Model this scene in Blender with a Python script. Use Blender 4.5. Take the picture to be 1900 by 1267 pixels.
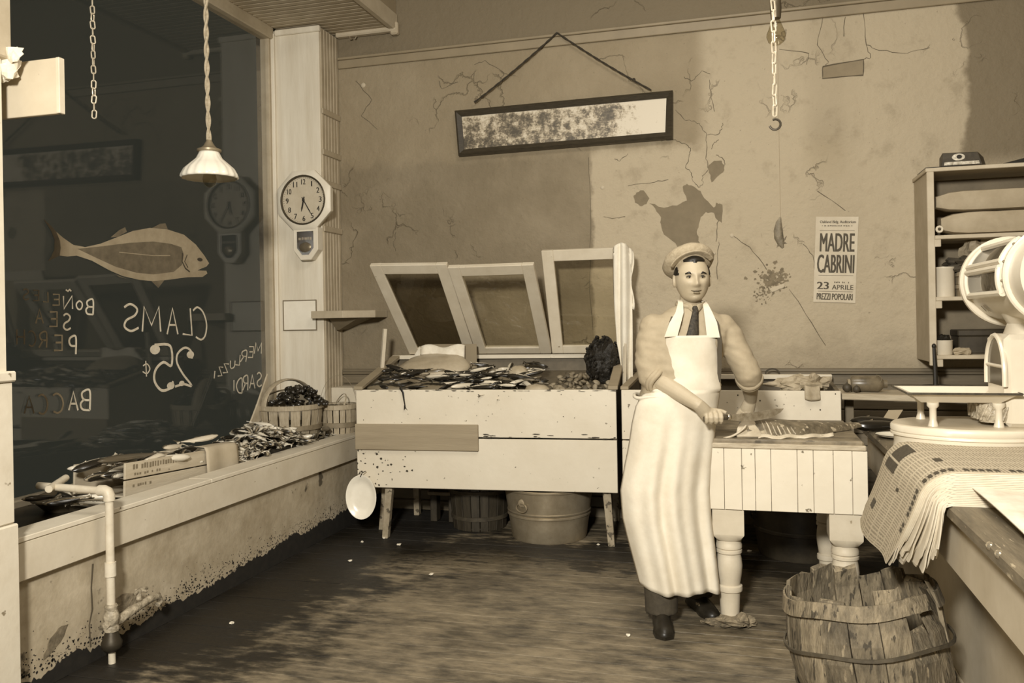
import bpy, bmesh, math, random
from mathutils import Vector, Matrix, Euler, noise

for o in list(bpy.data.objects):
    bpy.data.objects.remove(o, do_unlink=True)
S = bpy.context.scene
COL = S.collection
PI = math.pi
R = math.radians

# ------------------------------------------------------------------ camera
CAM_H, YAW, ROLL, FPX, HOR = 1.45, R(15.5), 0.0175, 1560.0, 593.0
cam_data = bpy.data.cameras.new('camera')
cam_data.sensor_width = 36.0
cam_data.lens = 36.0 * FPX / 1900.0
cam_data.clip_start = 0.05
cam_data.shift_y = -(633.5 - HOR) / 1900.0
cam = bpy.data.objects.new('camera', cam_data)
COL.objects.link(cam)
cam.matrix_world = (Matrix.Translation((0, 0, CAM_H)) @ Matrix.Rotation(YAW, 4, 'Z')
                    @ Matrix.Rotation(PI / 2, 4, 'X') @ Matrix.Rotation(-ROLL, 4, 'Z'))
S.camera = cam

# ------------------------------------------------------------------ world (night outside), flash lamp, exposure
world = bpy.data.worlds.new('night')
S.world = world
world.use_nodes = True
world.node_tree.nodes['Background'].inputs['Color'].default_value = (0.026, 0.0265, 0.020, 1)
world.node_tree.nodes['Background'].inputs['Strength'].default_value = 1.0

def area_light(name, loc, target, size, power, color):
    l = bpy.data.lights.new(name, 'AREA')
    l.shape = 'DISK'
    l.size = size
    l.energy = power
    l.color = color
    o = bpy.data.objects.new(name, l)
    COL.objects.link(o)
    o.location = loc
    o.rotation_euler = (Vector(target) - Vector(loc)).to_track_quat('-Z', 'Y').to_euler()
    return o
# the photographer's flash pan, held up to the left of the camera
area_light('flash_lamp', (-0.50, -0.6, 2.6), (-0.6, 5.2, 1.2), 0.45, 312, (1.0, 0.955, 0.87))
# overhead fill added to brighten the far wall and floor, not a shop fitting
area_light('overhead_fill', (-0.1, 3.0, 4.25), (-0.1, 3.4, 0), 1.4, 64, (1.0, 0.94, 0.84))

S.view_settings.view_transform = 'Standard'
S.view_settings.look = 'None'
S.view_settings.gamma = 1.0
S.view_settings.use_curve_mapping = False
S.view_settings.exposure = 0.0

# ------------------------------------------------------------------ surveying: where a sight line meets a real plane
_f = Vector((-math.sin(YAW), math.cos(YAW), 0))
_r = Vector((math.cos(YAW), math.sin(YAW), 0))
_c0 = Vector((0, 0, CAM_H))
def _ray(x, y):
    a, b = x - 950.0, y - HOR
    c, s = math.cos(ROLL), math.sin(ROLL)
    return _f + _r * ((a * c - b * s) / FPX) + Vector((0, 0, -(a * s + b * c) / FPX))
def on_x(x, y, X): d = _ray(x, y); return _c0 + d * (X / d.x)
def on_y(x, y, Y): d = _ray(x, y); return _c0 + d * (Y / d.y)
def on_z(x, y, Z): d = _ray(x, y); return _c0 + d * ((Z - CAM_H) / d.z)

# ------------------------------------------------------------------ materials
def sep(v):
    t = min(1, max(0, (v - 0.3) / 0.5))
    return (v, v * (0.81 + 0.125 * t), v * (0.52 + 0.26 * t), 1)
MATS = {}
def mat(name, v, rough=0.7, var=0.0, scale=6.0, bump=0.0, bscale=40.0, metal=0.0, spec=0.4,
        speck=None, stretch=None, detail=6.0, neutral=False):
    """procedural: base value v, noise variation var, speckles (value, scale, threshold)"""
    if name in MATS: return MATS[name]
    m = bpy.data.materials.new(name); m.use_nodes = True
    nt = m.node_tree; N = nt.nodes; L = nt.links
    b = N['Principled BSDF']
    b.inputs['Roughness'].default_value = rough
    b.inputs['Metallic'].default_value = metal
    b.inputs['Specular IOR Level'].default_value = spec
    base = sep(v)
    b.inputs['Base Color'].default_value = base
    tc = N.new('ShaderNodeTexCoord'); mp = N.new('ShaderNodeMapping')
    L.new(tc.outputs['Object'], mp.inputs['Vector'])
    if stretch: mp.inputs['Scale'].default_value = stretch
    col = None
    if var > 0:
        n = N.new('ShaderNodeTexNoise'); n.inputs['Scale'].default_value = scale; n.inputs['Detail'].default_value = detail
        n.inputs['Roughness'].default_value = 0.65
        L.new(mp.outputs['Vector'], n.inputs['Vector'])
        r = N.new('ShaderNodeValToRGB')
        r.color_ramp.elements[0].position = 0.3; r.color_ramp.elements[1].position = 0.7
        r.color_ramp.elements[0].color = sep(max(0.004, v * (1 - var))); r.color_ramp.elements[1].color = sep(min(0.92, v * (1 + var)))
        L.new(n.outputs['Fac'], r.inputs['Fac'])
        col = r.outputs['Color']
    if speck:
        sv, ss, th = speck
        n = N.new('ShaderNodeTexNoise'); n.inputs['Scale'].default_value = ss; n.inputs['Detail'].default_value = 5
        L.new(mp.outputs['Vector'], n.inputs['Vector'])
        r = N.new('ShaderNodeValToRGB')
        r.color_ramp.elements[0].position = th; r.color_ramp.elements[1].position = th + 0.04
        r.color_ramp.elements[0].color = (0, 0, 0, 1); r.color_ramp.elements[1].color = (1, 1, 1, 1)
        L.new(n.outputs['Fac'], r.inputs['Fac'])
        mx = N.new('ShaderNodeMix'); mx.data_type = 'RGBA'
        L.new(r.outputs['Color'], mx.inputs[0])
        if col: L.new(col, mx.inputs[6])
        else: mx.inputs[6].default_value = base
        mx.inputs[7].default_value = sep(sv)
        col = mx.outputs[2]
    if col: L.new(col, b.inputs['Base Color'])
    if bump > 0:
        n = N.new('ShaderNodeTexNoise'); n.inputs['Scale'].default_value = bscale; n.inputs['Detail'].default_value = 7
        L.new(mp.outputs['Vector'], n.inputs['Vector'])
        bp = N.new('ShaderNodeBump'); bp.inputs['Strength'].default_value = bump; bp.inputs['Distance'].default_value = 0.01
        L.new(n.outputs['Fac'], bp.inputs['Height']); L.new(bp.outputs['Normal'], b.inputs['Normal'])
    MATS[name] = m
    return m
def glass_mat(name, tint=(1, 1, 1, 1), ior=1.5, gloss_rough=0.02):
    m = bpy.data.materials.new(name); m.use_nodes = True
    nt = m.node_tree; N = nt.nodes; L = nt.links
    N.remove(N['Principled BSDF'])
    t = N.new('ShaderNodeBsdfTransparent'); t.inputs['Color'].default_value = tint
    g = N.new('ShaderNodeBsdfGlossy'); g.inputs['Roughness'].default_value = gloss_rough
    # Schlick reflectance, alike from both sides of the thin pane
    geo = N.new('ShaderNodeNewGeometry'); dt = N.new('ShaderNodeVectorMath'); dt.operation = 'DOT_PRODUCT'
    L.new(geo.outputs['Incoming'], dt.inputs[0]); L.new(geo.outputs['Normal'], dt.inputs[1])
    ab = N.new('ShaderNodeMath'); ab.operation = 'ABSOLUTE'; L.new(dt.outputs['Value'], ab.inputs[0])
    om = N.new('ShaderNodeMath'); om.operation = 'SUBTRACT'; om.inputs[0].default_value = 1.0; L.new(ab.outputs[0], om.inputs[1])
    pw = N.new('ShaderNodeMath'); pw.operation = 'POWER'; L.new(om.outputs[0], pw.inputs[0]); pw.inputs[1].default_value = 5.0
    f0 = ((ior - 1) / (ior + 1)) ** 2
    ma = N.new('ShaderNodeMath'); ma.operation = 'MULTIPLY_ADD'; L.new(pw.outputs[0], ma.inputs[0]); ma.inputs[1].default_value = 1 - f0; ma.inputs[2].default_value = f0
    mx = N.new('ShaderNodeMixShader')
    L.new(ma.outputs[0], mx.inputs[0]); L.new(t.outputs[0], mx.inputs[1]); L.new(g.outputs[0], mx.inputs[2])
    L.new(mx.outputs[0], N['Material Output'].inputs['Surface'])
    MATS[name] = m
    return m

# ------------------------------------------------------------------ mesh building
class MB:
    def __init__(s): s.v = []; s.f = []
    def add(s, vs, fs):
        k = len(s.v); s.v += [tuple(v) for v in vs]; s.f += [tuple(i + k for i in f) for f in fs]; return s
    def box(s, x0, x1, y0, y1, z0, z1, m=None):
        vs = [Vector(p) for p in ((x0,y0,z0),(x1,y0,z0),(x1,y1,z0),(x0,y1,z0),(x0,y0,z1),(x1,y0,z1),(x1,y1,z1),(x0,y1,z1))]
        if m is not None: vs = [m @ v for v in vs]
        return s.add(vs, [(3,2,1,0),(4,5,6,7),(0,1,5,4),(1,2,6,5),(2,3,7,6),(3,0,4,7)])
    def hexa(s, p):            # 8 corners: bottom ring, top ring
        return s.add(p, [(3,2,1,0),(4,5,6,7),(0,1,5,4),(1,2,6,5),(2,3,7,6),(3,0,4,7)])
    def prism(s, poly, d):     # planar polygon extruded by vector d
        n = len(poly); d = Vector(d); P = [Vector(p) for p in poly]
        vs = P + [p + d for p in P]
        return s.add(vs, [tuple(range(n - 1, -1, -1)), tuple(range(n, 2 * n))] + [(i, (i + 1) % n, n + (i + 1) % n, n + i) for i in range(n)])
    def loft(s, rings, cap=True, closed=False):
        n = len(rings[0]); k = len(rings)
        vs = [p for r in rings for p in r]; fs = []
        for j in range(k if closed else k - 1):
            j2 = (j + 1) % k
            for i in range(n):
                i2 = (i + 1) % n
                fs.append((j * n + i, j * n + i2, j2 * n + i2, j2 * n + i))
        if cap and not closed:
            fs.append(tuple(range(n - 1, -1, -1))); fs.append(tuple((k - 1) * n + i for i in range(n)))
        return s.add(vs, fs)
    def tube(s, pts, rad, seg=8, cap=True, closed=False, flat=1.0, up=None):
        pts = [Vector(p) for p in pts]; n = len(pts)
        rs = rad if isinstance(rad, (list, tuple)) else [rad] * n
        rings = []; prev = None
        for i, p in enumerate(pts):
            a = pts[(i - 1) % n] if (closed or i > 0) else p
            b = pts[(i + 1) % n] if (closed or i < n - 1) else p
            t = (b - a)
            if t.length < 1e-9: t = Vector((0, 0, 1))
            t.normalize()
            ref = Vector(up) if up else (prev if prev else (Vector((0, 0, 1)) if abs(t.z) < 0.9 else Vector((1, 0, 0))))
            x = ref - t * ref.dot(t)
            if x.length < 1e-6: x = t.orthogonal()
            x.normalize(); y = t.cross(x)
            if not up: prev = x
            rings.append([p + x * (rs[i] * math.cos(2 * PI * k / seg)) + y * (rs[i] * flat * math.sin(2 * PI * k / seg)) for k in range(seg)])
        return s.loft(rings, cap, closed)
    def lathe(s, prof, c=(0, 0, 0), seg=24, m=None, cap=True, sx=1, sy=1):
        c = Vector(c); rings = []
        for r, z in prof:
            ring = [Vector((r * sx * math.cos(2 * PI * k / seg), r * sy * math.sin(2 * PI * k / seg), z)) for k in range(seg)]
            if m is not None: ring = [m @ q for q in ring]
            rings.append([q + c for q in ring])
        return s.loft(rings, cap)
    def ell(s, c, r, m=None, seg=16, rings=10, fn=None):
        c = Vector(c); out = []
        for j in range(1, rings):
            th = PI * j / rings
            ring = []
            for k in range(seg):
                q = Vector((math.sin(th) * math.cos(2 * PI * k / seg), math.sin(th) * math.sin(2 * PI * k / seg), -math.cos(th)))
                if fn: q = q * fn(q)
                q = Vector((q.x * r[0], q.y * r[1], q.z * r[2]))
                ring.append(q)
            out.append(ring)
        lo = Vector((0, 0, -r[2])) * (fn(Vector((0, 0, -1))) if fn else 1); hi = Vector((0, 0, r[2])) * (fn(Vector((0, 0, 1))) if fn else 1)
        vs = [p for ring in out for p in ring] + [lo, hi]
        n = seg; K = len(out); fs = []
        for j in range(K - 1):
            for i in range(n):
                i2 = (i + 1) % n; fs.append((j * n + i, j * n + i2, (j + 1) * n + i2, (j + 1) * n + i))
        for i in range(n):
            i2 = (i + 1) % n; fs.append((i2, i, K * n)); fs.append(((K - 1) * n + i, (K - 1) * n + i2, K * n + 1))
        if m is not None: vs = [m @ v for v in vs]
        return s.add([v + c for v in vs], fs)
    def grid(s, fn, nu, nv, thick=0.0):
        """surface fn(u,v) u,v in 0..1; thick gives it a back side along normals"""
        P = [[Vector(fn(i / nu, j / nv)) for i in range(nu + 1)] for j in range(nv + 1)]
        w = nu + 1
        vs = [p for row in P for p in row]
        fs = [(j * w + i, j * w + i + 1, (j + 1) * w + i + 1, (j + 1) * w + i) for j in range(nv) for i in range(nu)]
        if thick:
            nr = []
            for j in range(nv + 1):
                for i in range(nu + 1):
                    a = P[j][min(i + 1, nu)] - P[j][max(i - 1, 0)]; b = P[min(j + 1, nv)][i] - P[max(j - 1, 0)][i]
                    q = a.cross(b); q = q.normalized() if q.length > 1e-12 else Vector((0, 0, 1)); nr.append(q)
            k = len(vs); vs = vs + [v - q * thick for v, q in zip(vs, nr)]
            fs = fs + [tuple(i + k for i in reversed(f)) for f in fs]
            bd = [i for i in range(w)] + [j * w + nu for j in range(1, nv + 1)] + [nv * w + i for i in range(nu - 1, -1, -1)] + [j * w for j in range(nv - 1, 0, -1)]
            for a in range(len(bd)):
                p, q = bd[a], bd[(a + 1) % len(bd)]
                fs.append((q, p, p + k, q + k))
        return s.add(vs, fs)
    def mesh(s, name, material, smooth=False, bev=0.0, fix=True):
        me = bpy.data.meshes.new(name)
        me.from_pydata(s.v, [], s.f); me.validate()
        if fix or bev:
            bm = bmesh.new(); bm.from_mesh(me)
            if bev: bmesh.ops.bevel(bm, geom=list(bm.edges), offset=bev, segments=1, affect='EDGES', clamp_overlap=True)
            bmesh.ops.recalc_face_normals(bm, faces=bm.faces)
            bm.to_mesh(me); bm.free()
        if smooth:
            for p in me.polygons: p.use_smooth = True
            if smooth != 'all': me.set_sharp_from_angle(angle=R(42))
        ms = material if isinstance(material, (list, tuple)) else [material]
        for x in ms: me.materials.append(x)
        return me
    def build(s, name, material, parent=None, smooth=False, bev=0.0, fix=True, kind=None, label=None):
        return put(name, s.mesh(name, material, smooth, bev, fix), parent, kind, label)

def put(name, me, parent=None, kind=None, label=None, m=None):
    o = bpy.data.objects.new(name, me); COL.objects.link(o)
    if m is not None: o.matrix_basis = m
    if parent is not None:
        o.parent = parent
        if parent.type == 'EMPTY': o.matrix_parent_inverse = parent.matrix_basis.inverted()
        else: o.matrix_parent_inverse = parent.matrix_basis.inverted()
    if kind: o['kind'] = kind
    if label: o['label'] = label
    return o
def tag(o, label, cat, group=None, kind=None):
    o['label'] = label; o['category'] = cat
    if group: o['group'] = group
    if kind: o['kind'] = kind
    return o
def thing(name, loc, label, cat, group=None):
    o = bpy.data.objects.new(name, None); COL.objects.link(o)
    o.empty_display_size = 0.1
    o.matrix_basis = Matrix.Translation(Vector(loc))
    return tag(o, label, cat, group)
def struct(o, label=None):
    o['kind'] = 'structure'
    if label: o['label'] = label
    return o
def boxo(name, b, material, parent=None, bev=0.003, m=None, **k):
    return MB().box(*b, m=m).build(name, material, parent, bev=bev, **k)
def frame_m(o, x, y, z=None):      # matrix from origin and axes
    x = Vector(x).normalized(); y = Vector(y); y = (y - x * y.dot(x)).normalized()
    z = x.cross(y)
    return Matrix(((x.x, y.x, z.x, o[0]), (x.y, y.y, z.y, o[1]), (x.z, y.z, z.z, o[2]), (0, 0, 0, 1)))
def evaluated(o):                  # bake an object's modifiers into its mesh
    dg = bpy.context.evaluated_depsgraph_get()
    me = bpy.data.meshes.new_from_object(o.evaluated_get(dg))
    old = o.data; o.modifiers.clear(); o.data = me
    bpy.data.meshes.remove(old)
    return o
random.seed(7)

# ================================================================== MATERIALS
M_white = mat('white_paint', 0.66, 0.55, 0.07, 5, 0.12, 30, speck=(0.25, 22, 0.70))
M_cream = mat('cream_paint', 0.60, 0.55, 0.10, 4, 0.12, 25, speck=(0.25, 30, 0.72))
M_pillar = mat('pillar_paint', 0.68, 0.6, 0.10, 3, 0.1, 20, stretch=(6, 6, 0.5))
M_bead = mat('bead_board_paint', 0.42, 0.6, 0.12, 6, 0.1, 30)
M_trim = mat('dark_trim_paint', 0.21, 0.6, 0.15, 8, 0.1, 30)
M_wains = mat('wainscot_paint', 0.155, 0.55, 0.2, 5, 0.15, 25, stretch=(0.4, 1, 3))
M_black = mat('black_paint', 0.02, 0.5)
M_line = mat('plaster_crack', 0.11, 0.9)
M_loss = mat('bare_plaster', 0.20, 0.9, 0.12, 9, 0.3, 30)
M_flake = mat('pale_flake', 0.50, 0.8)
M_lowwall = mat('low_wall_cement', 0.40, 0.8, 0.22, 5, 0.5, 14, speck=(0.10, 7, 0.66))
M_zinc_bed = mat('wet_zinc', 0.035, 0.35, 0.4, 6)
M_grey_wall = mat('shop_wall_paint', 0.33, 0.8, 0.1, 2)
M_ceil = mat('ceiling_paint', 0.36, 0.8, 0.1, 2)
M_counter_wood = mat('worn_counter_wood', 0.15, 0.6, 0.4, 6, 0.2, 30, stretch=(6, 0.7, 2), speck=(0.36, 20, 0.66))

def wall_material():
    m = bpy.data.materials.new('old_plaster'); m.use_nodes = True
    nt = m.node_tree; N = nt.nodes; L = nt.links; b = N['Principled BSDF']
    b.inputs['Roughness'].default_value = 0.72; b.inputs['Specular IOR Level'].default_value = 0.25
    tc = N.new('ShaderNodeTexCoord'); sx = N.new('ShaderNodeSeparateXYZ'); L.new(tc.outputs['Object'], sx.inputs[0])
    def math_(op, a, bb=None, c=None):
        n = N.new('ShaderNodeMath'); n.operation = op
        for i, q in enumerate((a, bb, c)):
            if q is None: continue
            if isinstance(q, (int, float)): n.inputs[i].default_value = q
            else: L.new(q, n.inputs[i])
        return n.outputs[0]
    def noise_(scale, detail=6, vec=None):
        n = N.new('ShaderNodeTexNoise'); n.inputs['Scale'].default_value = scale; n.inputs['Detail'].default_value = detail
        n.inputs['Roughness'].default_value = 0.62
        L.new(vec or tc.outputs['Object'], n.inputs['Vector']); return n.outputs['Fac']
    def smooth(x, a, bb):
        n = N.new('ShaderNodeMapRange'); n.interpolation_type = 'SMOOTHSTEP'
        n.inputs['From Min'].default_value = a; n.inputs['From Max'].default_value = bb
        L.new(x, n.inputs['Value']); return n.outputs['Result']
    def mixc(f, a, bb):
        n = N.new('ShaderNodeMix'); n.data_type = 'RGBA'; L.new(f, n.inputs[0])
        for i, q in ((6, a), (7, bb)):
            if isinstance(q, tuple): n.inputs[i].default_value = q
            else: L.new(q, n.inputs[i])
        return n.outputs[2]
    X, Z = sx.outputs[0], sx.outputs[2]
    n1 = noise_(1.3); n2 = noise_(7.0, 8); n3 = noise_(26, 6)
    # two generations of paint: the newer, lighter one right of X = -1.05, ragged edge
    edge = math_('ADD', X, math_('MULTIPLY', math_('SUBTRACT', n2, 0.5), 0.10))
    right = smooth(edge, -1.075, -1.045)
    high = math_('MULTIPLY', smooth(math_('ADD', Z, math_('MULTIPLY', n2, .25)), 2.72, 2.86), math_('SUBTRACT', 1.0, smooth(edge, -.33, -.20)))
    col = mixc(right, sep(0.205), sep(0.44))
    col = mixc(high, col, sep(0.27))
    blot = smooth(n1, 0.40, 0.68)
    col = mixc(math_('MULTIPLY', blot, 0.28), col, sep(0.42))
    fine = smooth(n2, 0.52, 0.74)
    col = mixc(math_('MULTIPLY', fine, 0.40), col, sep(0.24))
    # scaling paint: the edges of flakes, only where the wall is rough
    vo = N.new('ShaderNodeTexVoronoi'); vo.feature = 'DISTANCE_TO_EDGE'; vo.inputs['Scale'].default_value = 2.6
    wv = N.new('ShaderNodeVectorMath'); wv.operation = 'ADD'; L.new(tc.outputs['Object'], wv.inputs[0])
    nv = N.new('ShaderNodeTexNoise'); nv.inputs['Scale'].default_value = 4.0; nv.inputs['Detail'].default_value = 6; L.new(tc.outputs['Object'], nv.inputs['Vector'])
    sc_ = N.new('ShaderNodeVectorMath'); sc_.operation = 'SCALE'; sc_.inputs[3].default_value = .55; L.new(nv.outputs['Color'], sc_.inputs[0]); L.new(sc_.outputs[0], wv.inputs[1])
    L.new(wv.outputs[0], vo.inputs['Vector'])
    flk = math_('MULTIPLY', math_('SUBTRACT', 1.0, smooth(vo.outputs['Distance'], .004, .020)), smooth(noise_(1.7, 3), .56, .66))
    col = mixc(math_('MULTIPLY', flk, .20), col, sep(0.16))
    pk = smooth(noise_(48, 3), .70, .74)
    col = mixc(math_('MULTIPLY', pk, .45), col, sep(0.13))
    # flaked pale specks
    sp = smooth(n3, 0.72, 0.76)
    col = mixc(math_('MULTIPLY', sp, 0.35), col, sep(0.50))
    # older darker paint over the picture rail, and round the corner right of X = 1.45
    up = smooth(Z, 3.50, 3.52)
    col = mixc(up, col, sep(0.19))
    e2 = math_('ADD', X, math_('MULTIPLY', math_('SUBTRACT', n1, 0.5), 0.35))
    col = mixc(math_('MULTIPLY', smooth(e2, 1.38, 1.43), smooth(Z, 2.3, 2.5)), col, sep(0.20))
    # plaster darker towards the bottom, uneven edge
    low = math_('SUBTRACT', 1.0, smooth(math_('ADD', Z, math_('MULTIPLY', n2, 0.5)), 1.25, 1.6))
    col = mixc(math_('MULTIPLY', low, 0.45), col, sep(0.17))
    L.new(col, b.inputs['Base Color'])
    bp = N.new('ShaderNodeBump'); bp.inputs['Strength'].default_value = 0.85; bp.inputs['Distance'].default_value = 0.022
    h = math_('ADD', math_('MULTIPLY', n2, 0.6), math_('ADD', math_('MULTIPLY', n1, 2.0), math_('MULTIPLY', n3, 0.30)))
    h = math_('ADD', h, math_('MULTIPLY', flk, -.55))
    L.new(h, bp.inputs['Height']); L.new(bp.outputs['Normal'], b.inputs['Normal'])
    MATS['old_plaster'] = m
    return m
M_plaster = wall_material()

def floor_material():
    m = bpy.data.materials.new('worn_dirty_floor'); m.use_nodes = True
    nt = m.node_tree; N = nt.nodes; L = nt.links; b = N['Principled BSDF']
    tc = N.new('ShaderNodeTexCoord'); mp = N.new('ShaderNodeMapping'); mp.inputs['Scale'].default_value = (0.8, 1.3, 1)
    mp2 = N.new('ShaderNodeMapping'); mp2.inputs['Scale'].default_value = (0.55, 1.5, 1)
    geo = N.new('ShaderNodeNewGeometry')
    L.new(geo.outputs['Position'], mp.inputs['Vector']); L.new(geo.outputs['Position'], mp2.inputs['Vector'])
    def nz(s, d, v):
        n = N.new('ShaderNodeTexNoise'); n.inputs['Scale'].default_value = s; n.inputs['Detail'].default_value = d; n.inputs['Roughness'].default_value = 0.65
        L.new(v, n.inputs['Vector']); return n.outputs['Fac']
    a = nz(2.2, 9, mp.outputs['Vector']); c = nz(13, 9, mp2.outputs['Vector']); w = nz(1.1, 6, geo.outputs['Position'])
    def mth(op, *q):
        n = N.new('ShaderNodeMath'); n.operation = op
        for i, x in enumerate(q):
            if isinstance(x, (int, float)): n.inputs[i].default_value = x
            else: L.new(x, n.inputs[i])
        return n.outputs[0]
    sx = N.new('ShaderNodeSeparateXYZ'); L.new(geo.outputs['Position'], sx.inputs[0])
    def sstep(x, lo, hi):
        n = N.new('ShaderNodeMapRange'); n.interpolation_type = 'SMOOTHSTEP'; n.inputs['From Min'].default_value = lo; n.inputs['From Max'].default_value = hi
        L.new(x, n.inputs['Value']); return n.outputs['Result']
    base = mth('MULTIPLY_ADD', a, .55, mth('MULTIPLY', c, .45))
    # spilled brine: a wet black patch along the low wall and another before the fish case, ragged edges
    rag = mth('MULTIPLY', mth('SUBTRACT', base, .5), 2.6)
    diag = mth('ADD', mth('ADD', sx.outputs[0], mth('MULTIPLY', sx.outputs[1], -.13)), rag)
    wet1 = mth('SUBTRACT', 1.0, sstep(diag, -2.75, -2.2))
    wet2 = mth('MULTIPLY', sstep(mth('ADD', sx.outputs[1], rag), 4.75, 5.0), mth('SUBTRACT', 1.0, sstep(mth('ADD', sx.outputs[1], rag), 5.25, 5.6)))
    wet = mth('MAXIMUM', wet1, mth('MULTIPLY', wet2, .9))
    r = N.new('ShaderNodeValToRGB'); e = r.color_ramp.elements
    e[0].position = 0.36; e[0].color = sep(0.020); e[1].position = 0.66; e[1].color = sep(0.28)
    q = e.new(0.46); q.color = sep(0.10); q = e.new(0.55); q.color = sep(0.19)
    L.new(base, r.inputs['Fac'])
    mixw = N.new('ShaderNodeMix'); mixw.data_type = 'RGBA'; L.new(wet, mixw.inputs[0]); L.new(r.outputs['Color'], mixw.inputs[6]); mixw.inputs[7].default_value = sep(.013)
    L.new(mixw.outputs[2], b.inputs['Base Color'])
    rr = N.new('ShaderNodeMapRange'); rr.inputs['From Min'].default_value = 0.4; rr.inputs['From Max'].default_value = 0.6
    rr.inputs['To Min'].default_value = 0.38; rr.inputs['To Max'].default_value = 0.75
    L.new(w, rr.inputs['Value']); L.new(rr.outputs['Result'], b.inputs['Roughness'])
    bp = N.new('ShaderNodeBump'); bp.inputs['Strength'].default_value = 0.5; bp.inputs['Distance'].default_value = 0.01
    L.new(c, bp.inputs['Height']); L.new(bp.outputs['Normal'], b.inputs['Normal'])
    return m
M_floor = floor_material()

# ================================================================== ROOM SHELL
XL, XR, YB, YN, ZC = -3.50, 2.9, 6.05, -3.0, 4.35
floor = struct(boxo('floor', (XL - .2, XR + .2, YN - .2, YB + .2, -0.12, -0.022), M_black, bev=0), 'dark worn wooden shop floor')
rf = random.Random(3)
y = YN; k = 0
while y < YB:
    w = 0.105
    boxo('floorboard', (XL - .1, XR, y, min(y + w - 0.003, YB), -0.021, -0.001 + rf.uniform(-.0012, .001)), M_floor, floor, bev=0.0015)
    y += w
wall_back = struct(boxo('wall_back', (XL - .3, XR + .2, YB, YB + .15, 0, ZC), M_plaster, bev=0), 'stained peeling plaster wall at the back')
wall_right = struct(boxo('wall_right', (XR, XR + .15, YN, YB, 0, ZC), M_grey_wall, bev=0))
wall_front = struct(boxo('wall_front', (XL - .1, XR, YN - .15, YN, 0, ZC), M_grey_wall, bev=0))
ceiling = struct(boxo('ceiling', (XL - .2, XR + .15, YN - .15, YB + .15, ZC, ZC + .1), M_ceil, bev=0))
# wainscot boards on the back wall
nb = 13; hb = 1.05 / nb
for i in range(nb):
    boxo('wainscot_board', (-3.06, XR, YB - .022, YB - .001, i * hb + .004, (i + 1) * hb - .004), M_wains, wall_back, bev=.004)
t = struct(MB().box(-3.06, XR, YB - .045, YB - .001, 1.045, 1.062).box(-3.06, XR, YB - .032, YB - .001, 1.062, 1.085).build('trim_1', M_wains, bev=.004), 'wainscot cap rail')
t = struct(MB().box(-3.06, XR, YB - .035, YB - .001, 3.515, 3.535).box(-3.06, XR, YB - .022, YB - .001, 3.45, 3.515).build('trim_2', mat('rail_paint', .27, .5, .1, 5), bev=.004), 'picture rail under the dark upper wall')

# ---- pillar at the corner of the show window
pil = struct(boxo('wall_pillar', (-3.475, -3.075, 5.75, 6.045, 0.60, 3.70), M_pillar, bev=.004), 'white boxed pillar beside the show window')
boxo('corner_molding', (-3.478, -3.445, 5.725, 5.752, 0.60, 3.68), M_pillar, pil, bev=.008)
boxo('cap_molding', (-3.44, -3.06, 5.73, 5.76, 3.655, 3.70), M_pillar, pil, bev=.006)
nbead = 6
for i in range(nbead):
    y0 = 5.76 + i * 0.285 / nbead
    boxo('bead_board', (-3.077, -3.063, y0 + .003, y0 + .285 / nbead - .003, .60, 3.69), M_bead, pil, bev=.005)
for py in (212, 286, 342, 426):
    z = on_x(612, py, -3.06).z
    boxo('cross_rail', (-3.064, -3.052, 5.752, 6.045, z - .022, z + .022), M_bead, pil, bev=.004)

# ---- soffit over the show window
sof = struct(boxo('ceiling_soffit', (XL, -2.56, 1.9, 6.045, 3.735, 3.80), M_bead, bev=0), 'beaded board soffit above the show window')
y = 4.2
while y < 6.03:
    boxo('soffit_board', (XL + .05, -2.60, y + .004, y + .058, 3.715, 3.734), M_bead, sof, bev=.006)
    y += .062
boxo('soffit_edge', (-2.61, -2.55, 1.9, 6.045, 3.700, 3.83), mat('soffit_edge_paint', .5, .5, .1, 6), sof, bev=.012)
boxo('soffit_molding', (-3.06, -2.55, 5.985, 6.045, 3.685, 3.725), mat('soffit_edge_paint', .5), sof, bev=.010)
cb = boxo('corner_block', (-2.60, -2.535, 5.99, 6.045, 3.66, 3.76), M_bead, sof, bev=.012)

# ---- show window
M_pane = glass_mat('night_window_glass', ior=1.42)
win = struct(boxo('window_1', (XL - .004, XL + .004, 1.7, 5.73, .58, 3.66), M_pane, bev=0), 'large dark night show window with painted lettering')
boxo('window_frame', (XL - .05, XL + .05, 1.7, 5.74, 3.63, 3.735), M_bead, win, bev=.008)
boxo('window_frame', (XL - .05, XL + .028, 5.70, 5.75, .58, 3.66), M_bead, win, bev=.006)
boxo('window_frame', (XL - .05, XL + .03, 1.7, 5.70, .50, .60), M_cream, win, bev=.006)

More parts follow.
